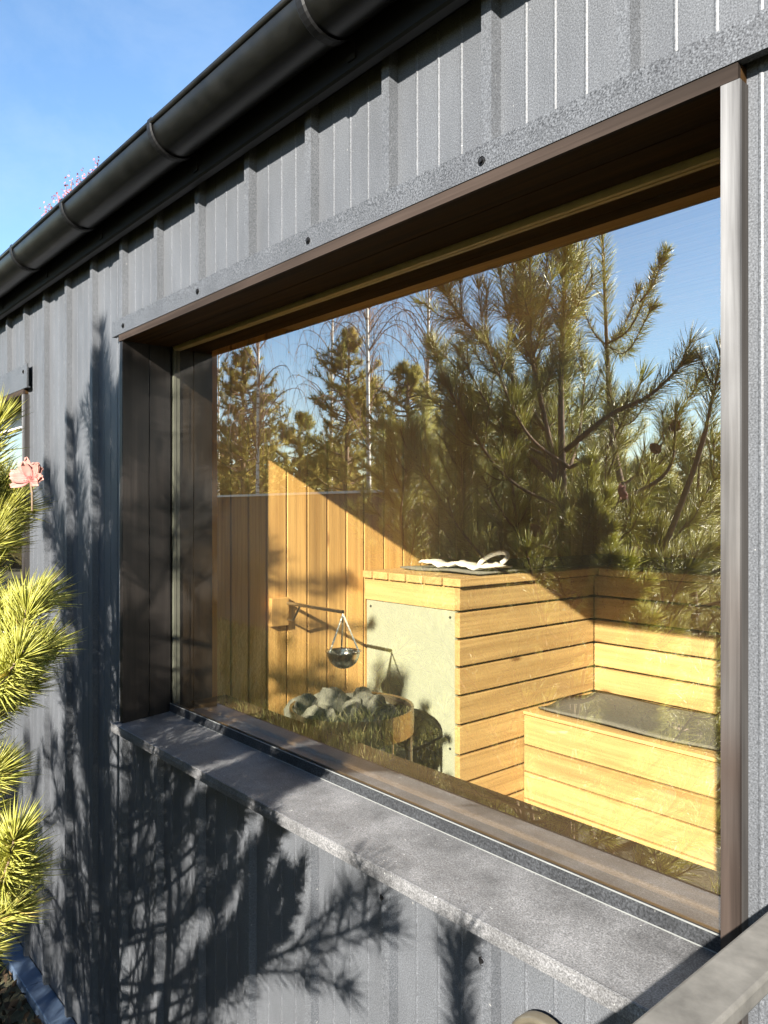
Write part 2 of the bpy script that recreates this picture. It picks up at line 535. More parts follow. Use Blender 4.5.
# foliage made of many small faces, vectorised
class Leaves:
    def __init__(self):
        self.V, self.T, self.F = [], [], []
        self.n = 0

    def add(self, verts, tint, faces):
        self.V.append(verts.reshape(-1, 3))
        self.T.append(tint.reshape(-1))
        self.F.append(faces.reshape(-1, 3) + self.n)
        self.n += len(verts.reshape(-1, 3))

    def needles(self, path, n, ln, w, ang=42, tip=True, tint=(0.3, 0.2), seg=2, start=0.0, bend=0.25):
        path = np.asarray(path, float)
        s = np.concatenate([[0], np.cumsum(np.linalg.norm(np.diff(path, axis=0), axis=1))])
        tot = s[-1]
        t = (start + (1 - start) * rng.random(n)) * tot
        if tip:
            t[: n // 6] = tot * (0.96 + 0.04 * rng.random(n // 6))
        p = np.stack([np.interp(t, s, path[:, i]) for i in range(3)], 1)
        gt = np.gradient(path, axis=0)
        tg = np.stack([np.interp(t, s, gt[:, i]) for i in range(3)], 1)
        tg /= np.linalg.norm(tg, axis=1, keepdims=True) + 1e-9
        rd = rng.normal(size=(n, 3))
        pe = rd - tg * (rd * tg).sum(1, keepdims=True)
        pe /= np.linalg.norm(pe, axis=1, keepdims=True) + 1e-9
        a = np.radians(rng.normal(ang, 9, n) - 16 * (t / tot > .93))
        dr = tg * np.cos(a)[:, None] + pe * np.sin(a)[:, None]
        le = ln * rng.uniform(.75, 1.15, n)
        up = np.array([0, 0, .10])
        d2 = dr + tg * bend * rng.uniform(0, 1, n)[:, None] - up * rng.uniform(-.5, 1.2, n)[:, None]
        d2 /= np.linalg.norm(d2, axis=1, keepdims=True)
        u = np.cross(dr, rng.normal(size=(n, 3)))
        u /= np.linalg.norm(u, axis=1, keepdims=True) + 1e-9
        v = np.cross(dr, u)
        ww = w * rng.uniform(.8, 1.2, n)[:, None]
        tn = np.clip(rng.normal(tint[0], tint[1], n), 0, 1)
        if seg == 2:
            pm = p + dr * (le * .55)[:, None]
            pt = pm + d2 * (le * .5)[:, None]
            ring = []
            for c, sc in ((p, .8), (pm, 1.0)):
                for k in range(3):
                    an = 2 * math.pi * k / 3
                    ring.append(c + (u * math.cos(an) + v * math.sin(an)) * ww * sc * .5)
            V = np.stack(ring + [pt], 1)
            fl = []
            for k in range(3):
                k2 = (k + 1) % 3
                fl += [(k, k2, 3 + k2), (k, 3 + k2, 3 + k), (3 + k, 3 + k2, 6)]
            nv = 7
        else:
            pt = p + (dr * .6 + d2 * .4) * le[:, None]
            ring = [p + (u * math.cos(2 * math.pi * k / 3) + v * math.sin(2 * math.pi * k / 3)) * ww * .5 for k in range(3)]
            V = np.stack(ring + [pt], 1)
            fl = [(0, 1, 3), (1, 2, 3), (2, 0, 3)]
            nv = 4
        Fc = np.arange(n)[:, None, None] * nv + np.array(fl)[None]
        self.add(V, np.repeat(tn, nv), Fc)

    def flakes(self, centres, size, tint=(0.5, 0.25), aspect=0.6, up=0.0):
        """leaf shaped two-triangle faces at the given centres"""
        c = np.asarray(centres, float)
        n = len(c)
        a = rng.normal(size=(n, 3)); a[:, 2] += up
        a /= np.linalg.norm(a, axis=1, keepdims=True)
        b = np.cross(a, rng.normal(size=(n, 3)))
        b /= np.linalg.norm(b, axis=1, keepdims=True) + 1e-9
        s = size * rng.uniform(.6, 1.3, n)[:, None]
        nn = np.cross(a, b)
        V = np.stack([c - a * s * .5, c + b * s * aspect * .5 + nn * s * .08, c + a * s * .5, c - b * s * aspect * .5 + nn * s * .08], 1)
        Fc = np.arange(n)[:, None, None] * 4 + np.array([(0, 1, 2), (0, 2, 3)])[None]
        self.add(V, np.repeat(np.clip(rng.normal(tint[0], tint[1], n), 0, 1), 4), Fc)

    def build(self, name, mat, parent=None, origin=(0, 0, 0)):
        V = np.concatenate(self.V).astype(np.float32) - np.array(origin, np.float32)
        T = np.concatenate(self.T).astype(np.float32)
        Fc = np.concatenate(self.F).astype(np.int32)
        me = bpy.data.meshes.new(name)
        me.vertices.add(len(V)); me.vertices.foreach_set('co', V.ravel())
        me.loops.add(Fc.size); me.loops.foreach_set('vertex_index', Fc.ravel())
        me.polygons.add(len(Fc))
        me.polygons.foreach_set('loop_start', np.arange(0, Fc.size, 3, dtype=np.int32))
        me.polygons.foreach_set('loop_total', np.full(len(Fc), 3, dtype=np.int32))
        a = me.attributes.new('tint', 'FLOAT', 'POINT')
        a.data.foreach_set('value', T)
        me.materials.append(mat)
        me.update(); me.validate()
        o = bpy.data.objects.new(name, me)
        col.objects.link(o)
        if parent:
            po = np.array(parent_origin[parent.name])
            o.parent = parent
            o.location = tuple(np.array(origin, float) - po)
        else:
            o.location = (origin[0], origin[1], origin[2] + H)
        parent_origin[o.name] = tuple(origin)
        return o


# ================================================================== the setting
GZ = -1.65
gm = MB()
gm.sheet([[(x, y, GZ + (0.0 if abs(x) < 12 and -12 < y < 6 else 0)) for x in np.linspace(-150, 150, 13)] for y in np.linspace(-150, 150, 13)])
tag(gm.build('ground', M['ground']), kind='structure')

# ================================================================== the sauna house
WX0, WX1 = -2.05, -0.395          # clear opening of the big window
WZ0, WZ1 = -0.575, 0.467
SX0, SX1 = -4.55, -2.955          # the next window along the wall
YI = 0.252                        # inner face of the window wall
YB = 2.42                         # back wall of the room
XE = -2.19                        # end wall of the room
XF = 0.75                         # other end wall
HX0, HX1, HY1 = -6.2, 1.6, 3.2    # outline of the house

house = thing('sauna_house', (-2.3, 1.5, GZ), 'small sauna house clad in dark grey ribbed metal sheet with a black gutter', 'house')

PITCH = 0.221
RIB = [(0.0, 0.0), (0.0045, -0.016), (0.0235, -0.016), (0.028, 0.0)]
STIFF = [0.073, 0.122, 0.171]
R0 = -0.533


def profile(x0, x1):
    pts = []
    k0 = math.floor((x0 - R0) / PITCH) - 1
    k1 = math.ceil((x1 - R0) / PITCH) + 1
    for k in range(k0, k1 + 1):
        b = R0 + k * PITCH
        for dx, y in RIB:
            pts.append((b + dx, y))
        for s in STIFF:
            pts += [(b + s - .0030, 0), (b + s - .0008, -.0010), (b + s + .0008, -.0010), (b + s + .0030, 0)]
    pts.sort()
    xs = [p[0] for p in pts]; ys = [p[1] for p in pts]
    inner = [(x, y) for x, y in pts if x0 + 1e-4 < x < x1 - 1e-4]
    return [(x0, float(np.interp(x0, xs, ys)))] + inner + [(x1, float(np.interp(x1, xs, ys)))]


def clad(mb, x0, x1, z0, z1):
    p = profile(x0, x1)
    mb.sheet([[(x, y, z0) for x, y in p], [(x, y, z1) for x, y in p]])


JB = 0.018                        # thickness of the liner boards
ZTOP = 0.80
for (x0, x1, z0, z1) in ((HX0, HX1, 0.50, ZTOP), (HX0, HX1, -1.60, WZ0 - 0.012), (SX1 + JB, WX0 - JB, WZ0 - 0.012, 0.50), (WX1 + JB, HX1, WZ0 - 0.012, 0.50), (HX0, SX0 - JB, WZ0 - 0.012, 0.50)):
    mb = MB()
    clad(mb, x0, x1, z0, z1)
    mb.build('cladding', M['clad'], house)
# core of the walls, with the two window openings
Q = [(x0, x1, 0.012, YI - .016, WZ0 - .012, WZ1 + JB) for (x0, x1) in ((HX0 + .02, SX0 - JB), (SX1 + JB, WX0 - JB), (WX1 + JB, HX1 - .02))]
Q += [(HX0 + .02, HX1 - .02, 0.012, YI - .016, GZ, WZ0 - .013), (HX0 + .02, HX1 - .02, 0.012, YI - .016, WZ1 + JB + .001, ZTOP),
      (HX0 + .02, HX0 + .2, YI - .015, HY1, GZ, ZTOP), (HX1 - .2, HX1 - .02, YI - .015, HY1, GZ, ZTOP), (HX0 + .201, HX1 - .201, HY1 - .2, HY1, GZ, ZTOP)]
for q in Q:
    mb = MB()
    mb.box(*q)
    mb.build('wall', M['roof'], house)

# inner lining of the room: upright boards on the end walls, back wall, window wall
mb = MB()
w = 0.0975
y = YI - .012
yb0 = 0.2
edges = [0.25, 0.323, 0.395, 0.460, 0.528, 0.609, 0.694, 0.780, 0.865, 0.947]
yy = edges[-1]
while yy < YB:
    yy += w
    edges.append(yy)
for a, b in zip(edges[:-1], edges[1:]):
    mb.board(XE - .016, XE, a + .0028, b - .0028, -1.5, .62)
mb.rnd = .1
mb.box(XE - .03, XE - .0165, YI - .015, YB + .03, -1.5, .62)
mb.build('end_wall_boarding', M['boardZ'], house, bevel=.0025)
mb = MB()
x = XE
while x < XF:
    mb.board(x + .002, min(x + w, XF) - .002, YB, YB + .016, -1.5, .62)
    x += w
x = XE
yy = YI
while yy < YB:
    mb.board(XF, XF + .016, yy + .002, min(yy + w, YB) - .002, -1.5, .62)
    yy += w
mb.build('room_boarding', M['boardZ'], house)
mb = MB()
z = -1.5
while z < .6:
    for (x0, x1, za, zb) in ((XE, WX0 - .02, -9, 9), (WX1 + .02, XF, -9, 9), (WX0 - .02, WX1 + .02, -9, -.60), (WX0 - .02, WX1 + .02, .50, 9)):
        a, b = max(z, za), min(z + w, zb)
        if b - a > .01:
            mb.board(x0, x1, YI - .014, YI, a + .002, b - .002)
    z += w
mb.build('window_wall_boarding', M['boardX'], house)
mb = MB()
mb.box(XE - .05, XF + .05, YI - .016, YB + .05, -1.53, -1.5)
mb.build('floor', mat_simple('floor_tiles', (0.10, 0.085, 0.07), .6), house)
mb = MB()
yy = YI
while yy < YB:
    mb.board(XE - .02, XF + .02, yy + .002, min(yy + w, YB) - .002, .62, .64)
    yy += w
mb.build('ceiling', M['boardX'], house)


def ring_box(mb, x0, x1, z0, z1, ya, yb, wl, wr, wb, wt, side_slot=0):
    """rectangular frame as one connected mesh: outer rectangle x0..x1, z0..z1, member widths wl wr wb wt"""
    o = [(x0, z0), (x1, z0), (x1, z1), (x0, z1)]
    i = [(x0 + wl, z0 + wb), (x1 - wr, z0 + wb), (x1 - wr, z1 - wt), (x0 + wl, z1 - wt)]
    V = [(x, ya, z) for x, z in o] + [(x, ya, z) for x, z in i] + [(x, yb, z) for x, z in o] + [(x, yb, z) for x, z in i]
    fs = []
    for k in range(4):
        n = (k + 1) % 4
        fs += [(k, n, 4 + n, 4 + k), (8 + n, 8 + k, 12 + k, 12 + n), (4 + k, 4 + n, 12 + n, 12 + k), (n, k, 8 + k, 8 + n)]
    at = len(mb.f)
    mb.add(V, fs)
    if side_slot:
        for q in (4, 5, 6, 7, 12, 13, 14, 15):
            mb.mi[at + q] = side_slot


def window(x0, x1, z0, z1, name, kind):
    """lined opening with pane, beads, inner frame, sill and head flashing"""
    ya = -.020
    JD = YG - .004
    f = MB()
    ring_box(f, x0 - .001, x1 + .001, z0 - .03, z1 + .03, YG + .026, YG + .055, .002, .002, .052, .024, 1)
    fr = f.build(name, [M['inner_frame'], M['jamb_in']], house, bevel=.003)
    for a, b, c, d in ((x0 - JB, x0, ya + .002, .058), (x0 - JB, x0, .0595, JD), (x1, x1 + JB, ya + .004, JD)):
        j = MB()
        j.board(a, b, c, d, z0 - .005, z1)
        j.build('jamb_board', M['jamb'], fr, bevel=.0015)
    for c, d in ((ya + .006, .049), (.0505, JD)):
        hd = MB()
        hd.board(x0 - JB, x1 + JB, c, d, z1, z1 + JB)
        hd.build('head_board', M['soffit'], fr, bevel=.001)
    e = MB()
    e.box(x0 - JB, x1 + JB, ya - .001, ya + .0055, z1 - .001, z1 + JB - .001)
    e.build('head_edge', M['head_edge'], fr)
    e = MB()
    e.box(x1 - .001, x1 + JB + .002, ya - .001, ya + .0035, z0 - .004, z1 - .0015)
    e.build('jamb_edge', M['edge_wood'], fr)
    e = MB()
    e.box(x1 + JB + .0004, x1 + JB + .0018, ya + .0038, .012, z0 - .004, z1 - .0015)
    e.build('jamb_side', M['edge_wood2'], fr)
    # pane: a sealed unit, closed all round; the coating is on its outer face
    p = MB()
    xa_, xb_, za_, zb_ = x0 - .006, x1 + .006, z0 + .004, z1 + .006
    V = [(x, y, z) for y in (YG, YG + .024) for x, z in ((xa_, za_), (xb_, za_), (xb_, zb_), (xa_, zb_))]
    p.slot = 0
    p.add(V, [(0, 1, 2, 3)])
    p.slot = 1
    p.add(V, [(7, 6, 5, 4)])
    p.slot = 2
    p.add(V, [(0, 4, 5, 1), (1, 5, 6, 2), (2, 6, 7, 3), (3, 7, 4, 0)])
    p.build('glass_pane', [M['glass'], M['glass_in'], M['black']], fr)
    for a, b in ((x0 - JB, x0 - .0012), (x1 + .0012, x1 + JB)):
        j = MB()
        j.board(a, b, YG + .0245, YI + .002, z0 - .03, z1 + .02)
        j.build('inner_jamb', M['jamb_in'], fr, bevel=.0015)
    j = MB()
    j.board(x0 - .001, x1 + .001, YG + .056, YI + .002, z1 + .008, z1 + .026)
    j.build('inner_head', M['soffit'], fr, bevel=.0015)
    for yq in (YG + .003, YG + .0135):
        b = MB()
        ring_box(b, x0 - .004, x1 + .004, z0 + .006, z1 + .004, yq, yq + .0075, .011, .011, .011, .012, 1)
        b.build('spacer', [M['spacer'], M['spacer_side']], fr)
    # sill sheet with drip edge and upstand under the glass
    s = MB()
    xa, xb = x0 - .032, x1 + .03
    for xq0, xq1, yf, yr in ((xa, xb, -.036, -.019), (x0 + .0005, x1 - .0005, -.019, YG - .008)):
        rows = []
        for yv in np.linspace(yf, yr, 3):
            zz = -.5765 + (yv + .036) * .07
            rows.append([(xv, yv, zz) for xv in (xq0, xq1)])
        s.sheet(rows)
    zf = -.5765
    s.sheet([[(xa, -.036, zf - .024), (xb, -.036, zf - .024)], [(xa, -.0375, zf - .012), (xb, -.0375, zf - .012)], [(xa, -.036, zf), (xb, -.036, zf)]])
    s.sheet([[(xa, -.036, zf - .024), (xb, -.036, zf - .024)], [(xa, -.024, zf - .027), (xb, -.024, zf - .027)]])
    for xs in (xa, xb):
        s.add([(xs, -.036, zf), (xs, -.0375, zf - .012), (xs, -.036, zf - .024), (xs, 0, zf - .024), (xs, 0, zf)], [(0, 1, 2, 3, 4)])
    zr = -.5765 + (YG + .028) * .07
    so = s.build('window_sill', M['sill'], fr)
    s = MB()
    s.sheet([[(x0, YG - .008, zr), (x1, YG - .008, zr)], [(x0, YG - .006, zr + .022), (x1, YG - .006, zr + .022)], [(x0, YG - .0008, zr + .0225), (x1, YG - .0008, zr + .0225)]])
    s.build('gasket', M['gasket'], fr)
    s = MB()
    s.tube([(x0, YG - .0085, zr + .0006), (x1, YG - .0085, zr + .0006)], .0010, 6)
    s.build('sealant_line', M['spacer_pale'], fr)
    s = MB()
    s.tube([(x0, YG - .0055, zr + .0228), (x1, YG - .0055, zr + .0228)], .0012, 6)
    s.build('sealant_line', M['spacer_pale'], fr)
    s = MB()
    s.tube([(xa, -.0365, zf - .0005), (xb, -.0365, zf - .0005)], .0022, 6)
    s.build('sill_fold', M['sill'], fr)
    # head flashing
    fl = MB()
    xl, xr = x0 - .062, (x1 + .062 if kind == 'side' else x1 + .50)
    za, zb = z1 + JB, .527
    pr = [(-.0165, zb + .002), (-.0215, zb), (-.0225, za + .001), (-.0225, za - .0005), (-.010, za - .0005), (-.010, za + .003), (-.0165, za + .004)]
    fl.prism_x(pr, xl, xr)
    fo = fl.build('head_flashing', M['flash'], fr)
    sc = [-2.034, -1.607, -1.172, -.743, -.30] if kind != 'side' else [xr - .04, xr - .45, xr - .9, xr - 1.35]
    for xs in sc:
        m_ = MB()
        m_.lathe((xs, -.0225, .503), [(0.0001, -.004), (.0032, -.0038), (.0036, 0), (.0062, 0.0002), (.0066, -.0012), (.0066, .0005)], 10, axis=1)
        m_.build('screw', M['black'], fr)
    return fr


def window_board(fr, x0, x1):
    b = MB()
    b.board(x0, x1, YG + .0555, .300, -.567, -.545)
    b.build('window_board', M['inner_frame'], fr, bevel=.004)


win = window(WX0, WX1, WZ0, WZ1, 'picture_window', 'main')
window_board(win, WX0, WX1)
win2 = window(SX0, SX1, WZ0, .425, 'side_window', 'side')
mb = MB()
ring_box(mb, SX0 + .002, SX1 - .002, WZ0 + .02, .42, YG - .020, YG - .001, .072, .072, .07, .07)
mb.build('sash', M['white'], win2, bevel=.003)

# screws in the cladding under the sill
for xs, zs in ((-.968, -.640), (-.748, -.648), (-.527, -.656)):
    m_ = MB()
    m_.lathe((xs, -.0155, zs), [(0.0001, -.004), (.0030, -.0038), (.0034, 0), (.0060, 0.0002), (.0064, -.0012), (.0064, .0005)], 10, axis=1)
    m_.build('screw', M['black'], house)

# eaves: fascia, soffit, gutter with straps, roof
mb = MB()
mb.prism_x([(-.050, .742), (-.046, .738), (-.030, .738), (-.030, .742), (-.045, .746), (-.045, .86), (-.050, .86)], HX0 - .1, HX1 + .1)
mb.box(HX0 - .1, HX1 + .1, -.0445, .012, .762, .775)
mb.build('fascia', M['black'], house)
GY, GZc, GR = -.102, .822, .054
mb = MB()
ring = []
for i in range(25):
    a = math.pi + math.pi * i / 24
    ring.append((GY + GR * math.cos(a), GZc + GR * math.sin(a)))
inner = [(GY + (y_ - GY) * .96, GZc + (z_ - GZc) * .96) for y_, z_ in ring[::-1]]
# rolled front bead
prof = []
for i in range(9):
    a = math.pi * 0.5 + math.pi * 1.4 * i / 8
    prof.append((GY - GR - .001 + .006 * math.cos(a), GZc + .004 + .006 * math.sin(a)))
rows = [[(x_, y_, z_) for (y_, z_) in prof[::-1][-1:] + ring + inner] for x_ in (HX0 - .12, -4.2, -2.8, -1.4, 0, HX1 + .12)]
mb.sheet(rows)
mb.tube([(HX0 - .12, GY - GR + .001, GZc + .003), (HX1 + .12, GY - GR + .001, GZc + .003)], .007, 10)
gut = mb.build('gutter', M['gutter'], house, smooth=True)
for xs in [-4.74, -4.19, -3.64, -3.09, -2.58, -2.115, -1.56, -1.005, -.45, .10, .65]:
    m_ = MB()
    for dx in (0,):
        p0, p1 = [], []
        for i in range(21):
            a = math.pi * .93 + math.pi * 1.05 * i / 20
            rr = GR + .0035
            p0.append((xs - .011, GY + rr * math.cos(a), GZc + rr * math.sin(a)))
            p1.append((xs + .011, GY + rr * math.cos(a), GZc + rr * math.sin(a)))
        m_.sheet([p0, [(x_ + .004, y_ * 1.0 - .002, z_ - .002) for x_, y_, z_ in p0], [(x_ - .004, y_ - .002, z_ - .002) for x_, y_, z_ in p1], p1])
    # tail fixed to the fascia
    m_.box(xs - .010, xs + .010, -.0535, -.0505, .752, .80)
    m_.build('gutter_strap', M['black'], gut)
mb = MB()
mb.prism_x([(-.085, .845), (-.085, .855), (1.6, 1.62), (3.4, .80), (3.4, .79), (1.6, 1.60)], HX0 - .15, HX1 + .15)
mb.build('roof', M['roof'], house)
for x_ in (HX0 + .03, HX1 - .15):
    mb = MB()
    mb.add([(x_, 0.02, ZTOP), (x_, 3.15, ZTOP), (x_, 1.6, 1.58), (x_ + .1, 0.02, ZTOP), (x_ + .1, 3.15, ZTOP), (x_ + .1, 1.6, 1.58)], [(0, 1, 2), (5, 4, 3), (0, 2, 5, 3), (1, 4, 5, 2), (0, 3, 4, 1)])
    mb.build('gable', M['clad'], house)
# plinth sheet along the wall foot
mb = MB()
x = HX0
while x < HX1:
    x2 = min(x + .245, HX1)
    mb.board(x + .001, x2 - .001, -.062, .005, GZ, -1.612)
    x = x2
mb.build('plinth', M['plinth'], house, bevel=.003)

# ================================================================== inside the room
XR, YP, YC = -1.708, .947, 1.693
ZT = -.214
GAP = .008
levels = [-.240] + [round(q * .965, 4) for q in (-.333, -.424, -.518, -.613, -.711, -.811, -.907, -1.003, -1.099, -1.195, -1.291, -1.387, -1.483)]
ub = thing('upper_bench', (-2.06, 1.6, -1.5), 'high yellow wood bench in the corner with horizontal riser boards', 'bench')
mb = MB()
for a, b in zip(levels[:-1], levels[1:]):
    mb.board(XR - .022, XR, YP + .0, YC - .0005, b + GAP * .5, a - GAP * .5)
mb.build('side_boards', M['boardY'], ub, bevel=.003)
mb = MB()
for a, b in zip(levels[:-1], levels[1:]):
    mb.board(XR + .0005, XF - .01, YC, YC + .022, b + GAP * .5, a - GAP * .5)
mb.build('riser_boards', M['boardX'], ub, bevel=.003)
mb = MB()
xs = [-2.188, -2.132, -2.045, -1.954, -1.867, -1.776, -1.69]
for a, b in zip(xs[:-1], xs[1:]):
    mb.board(a + .004, b - .004, YP - .012, YB - .01, ZT - .026, ZT)
mb.build('slatted_top', M['boardY'], ub, bevel=.003)
mb = MB()
yy = YC - .015
while yy < YB - .05:
    mb.board(XR + .03, XF - .01, yy, yy + .09, ZT - .026, ZT)
    yy += .098
mb.build('seat_slats', M['boardX'], ub, bevel=.003)
mb = MB()
mb.board(XE + .004, XR - .0225, YP, YP + .022, levels[1] + .002, levels[0] - .001)
mb.build('front_fascia', M['boardX'], ub, bevel=.002)
mb = MB()
mb.box(XE + .012, XR - .0225, YP + .004, YP + .016, -1.49, levels[1])
pan = mb.build('mineral_panel', M['mineral'], ub)
for px_, pz_ in ((XE + .035, -.343), (XR - .045, -.343), (XR - .045, -.77)):
    m_ = MB()
    m_.lathe((px_, YP + .004, pz_), [(.0001, -.0025), (.004, -.0022), (.0045, 0)], 8, axis=1)
    m_.build('screw', M['black'], pan)
mb = MB()
mb.box(XE + .02, XR - .05, YP + .03, YC, -1.49, levels[0] - .05)
mb.box(XR - .045, XF - .03, YC + .03, YB - .02, -1.49, levels[0] - .05)
mb.build('carcass', M['roof'], ub)

YL, ZL = 1.268, -.70
lb = thing('lower_bench', (-.6, 1.6, -1.5), 'lower yellow wood bench with three wide front boards below the high bench', 'bench')
mb = MB()
lv = [-.703, -.808, -.901, -.994, -1.06, -1.126, -1.222, -1.318, -1.414]
for a, b in zip(lv[:-1], lv[1:]):
    mb.board(XR + .002, XF - .012, YL, YL + .022, b + .003, a - .002)
mb.build('front_boards', M['boardX'], lb, bevel=.003)
mb = MB()
mb.board(XR + .002, XF - .012, YL - .006, YL + .03, ZL - .0015, ZL + .010)
for i in range(4):
    mb.board(XR + .002, XF - .012, YL + .034 + i * .102, YL + .13 + i * .102, ZL - .018, ZL + .004)
mb.build('seat_slats', M['boardX'], lb, bevel=.003)


def felt(name, x0, x1, y0, y1, z, label, amp=.006, wav=.012):
    mb = MB()
    nx, ny = 40, 14
    rows = []
    rr = np.random.default_rng(3)
    ph = rr.random(8) * 6
    for j in range(ny + 1):
        row = []
        for i in range(nx + 1):
            u, v = i / nx, j / ny
            xx = x0 + (x1 - x0) * u + wav * (math.sin(9 * v + ph[0]) if i in (0, nx) else 0)
            yy = y0 + (y1 - y0) * v + (wav * (math.sin(5.5 * u * (x1 - x0) * 2 + ph[1]) + .6 * math.sin(13 * u * (x1 - x0) + ph[2])) if j in (0, ny) else 0)
            zz = z + amp * (1 + math.sin(7 * u * (x1 - x0) * 2 + 4 * v + ph[3]) * math.sin(6 * v + 3 * u + ph[4])) * .6
            row.append((xx, yy, zz))
        rows.append(row)
    mb.sheet(rows)
    o = mb.build(name, M['felt'], None, origin=((x0 + x1) / 2, (y0 + y1) / 2, z), smooth=True, solid=.006)
    return tag(o, label, 'seat mat')


felt('seat_mat', XR + .02, XF - .05, YL + .045, YC - .02, ZL + .017, 'dark grey felt mat lying on the lower wood bench')
felt('seat_mat', XE + .06, XR - .02, YP + .12, YB - .1, ZT + .008, 'dark grey felt mat under the white towel on the high corner bench', .008, .006)
felt('seat_mat', XR + .04, XF - .06, YC + .02, YB - .08, ZT + .008, 'dark grey felt mat on the high bench along the back wall', .008, .006)
mb = MB()
rows = []
for j in range(7):
    v = j / 6
    rows.append([(-2.06 + .34 * i / 20 + .02 * math.sin(v * 5), YP + .15 + .15 * v, ZT + .031 + .006 * math.sin(i * .7 + v * 3) + .004 * math.sin(i * 1.9)) for i in range(21)])
mb.sheet(rows)
tw = mb.build('towel', M['towel'], None, origin=(-1.9, YP + .22, ZT + .02), smooth=True, solid=.007)
tag(tw, 'white towel spread on the grey mat of the high bench', 'towel')
mb = MB()
pts = [(-1.775 + .06 * math.cos(a) * 1.0, YP + .24 + .03 * math.sin(a), ZT + .045 + .026 * math.sin(a) + .01 * math.cos(a)) for a in np.linspace(-.6, math.pi * 1.75, 22)]
mb.tube(pts, [.008] * 22, 8)
lp = mb.build('towel_loop', M['towel'], tw, smooth=True)

# stove: steel drum band of stones on short legs
SXc, SYc = -1.825, .60
SZ = -.70
HX, HY = -.03, -.02
st = thing('sauna_stove', (SXc, SYc, -1.5), 'round steel sauna stove heaped with grey stones under the hanging bowl', 'stove')
mb = MB()
mb.lathe((SXc, SYc, 0), [(.180, -.588), (.188, -.585), (.188, -.66), (.180, -.66), (.180, -.588)], 40)
mb.build('rim_band', M['brass'], st, smooth=False)
mb = MB()
mb.lathe((SXc, SYc, 0), [(.0, -.73), (.165, -.73), (.165, -1.43), (.0, -1.43)], 32)
mb.build('drum', M['roof'], st)
for k in range(12):
    a = 2 * math.pi * k / 12
    m_ = MB()
    m_.tube([(SXc + .183 * math.cos(a), SYc + .183 * math.sin(a), -.661), (SXc + .183 * math.cos(a), SYc + .183 * math.sin(a), -1.45)], .005, 6)
    m_.build('basket_bar', M['steel'], st)
for k in range(4):
    a = math.pi / 4 + math.pi / 2 * k
    m_ = MB()
    m_.tube([(SXc + .17 * math.cos(a), SYc + .17 * math.sin(a), -1.43), (SXc + .17 * math.cos(a), SYc + .17 * math.sin(a), -1.5)], .014, 8)
    m_.build('leg', M['steel'], st)


def stone_mesh(c, s, seed):
    r_ = np.random.default_rng(seed)
    import bmesh
    bm = bmesh.new()
    bmesh.ops.create_icosphere(bm, subdivisions=2, radius=1)
    ax = r_.normal(size=(7, 3)); ax /= np.linalg.norm(ax, axis=1, keepdims=True)
    cut = r_.uniform(.55, .9, 7)
    for v in bm.verts:
        p = np.array(v.co)
        for a_, k_ in zip(ax, cut):
            dd = p.dot(a_)
            if dd > k_:
                p = p - a_ * (dd - k_) * .85
        v.co = p * s * np.array([1, r_.uniform(.7, 1.06), r_.uniform(.55, .8)])
    me = bpy.data.meshes.new('stone')
    bm.to_mesh(me); bm.free()
    me.materials.append(M['stone'])
    o = bpy.data.objects.new('stove_stone', me)
    col.objects.link(o)
    o.location = (c[0], c[1], c[2] + H)
    o.rotation_euler = tuple(r_.uniform(0, 6, 3))
    parent_origin[o.name] = tuple(c)
    tag(o, 'rough grey stone heaped in the round sauna stove', 'stone', 'stones heaped on the stove')


sd = 0
for rad, n, z_, s_ in ((.130, 9, -.628, .055), (.065, 5, -.620, .058), (.10, 6, -.596, .048), (.03, 3, -.590, .052)):
    for k in range(n):
        a = 2 * math.pi * k / n + rad * 17
        stone_mesh((SXc + HX + rad * 1.12 * math.cos(a), SYc + HY + rad * 1.12 * math.sin(a), z_ + random.uniform(-.008, .012)), s_ * random.uniform(.8, 1.15), sd)
        sd += 1

# bracket on the end wall and the steel bowl hanging from it on chains
AY = .60
tipx = at_y(343, 612, AY)[0]
AZ = at_y(343, 612, AY)[2]
br = thing('wall_bracket', (XE, AY, AZ), 'thin steel arm on a small wood block fixed to the upright boards', 'bracket')
mb = MB()
mb.board(XE + .0005, XE + .02, AY - .065, AY + .005, AZ - .075, AZ + .02)
mb.build('block', M['boardZ'], br, bevel=.003)
mb = MB()
mb.tube([(XE + .018, AY, AZ), (tipx, AY, AZ)], .006, 8)
mb.tube([(XE + .018, AY, AZ - .055), (XE + .05, AY, AZ - .055), (XE + .09, AY, AZ - .004)], .004, 8)
mb.build('arm', M['steel'], br)
BZ = -.428
bx = tipx + .002
hb = thing('hanging_bowl', (bx, AY, BZ - .07), 'small polished steel bowl hanging on chains from the wall arm', 'bowl')
mb = MB()
prof = [(.0001, -.052)] + [(.051 * math.sin(a), -.052 * math.cos(a)) for a in np.linspace(.15, math.pi / 2, 12)] + [(.056, .001), (.056, .003), (.050, .002)] + [(.0485 * math.sin(a), -.049 * math.cos(a)) for a in np.linspace(math.pi / 2, .15, 12)]
mb.lathe((bx, AY, BZ), prof, 32)
mb.build('bowl', M['steel'], hb, smooth=True)
for k in range(3):
    a = 2 * math.pi * k / 3 + .5
    m_ = MB()
    p0 = np.array([bx + .053 * math.cos(a), AY + .053 * math.sin(a), BZ]); p1 = np.array([bx - .002, AY, AZ - .006])
    nl = 18
    for i in range(nl):
        c0 = p0 + (p1 - p0) * (i / nl); c1 = p0 + (p1 - p0) * ((i + 1.1) / nl)
        off = np.array([.0016 * (i % 2), .0016 * ((i + 1) % 2), 0])
        m_.tube([c0 + off, c1 + off], .0016, 5)
        m_.tube([c0 - off, c1 - off], .0016, 5)
    m_.build('chain', M['steel'], hb)

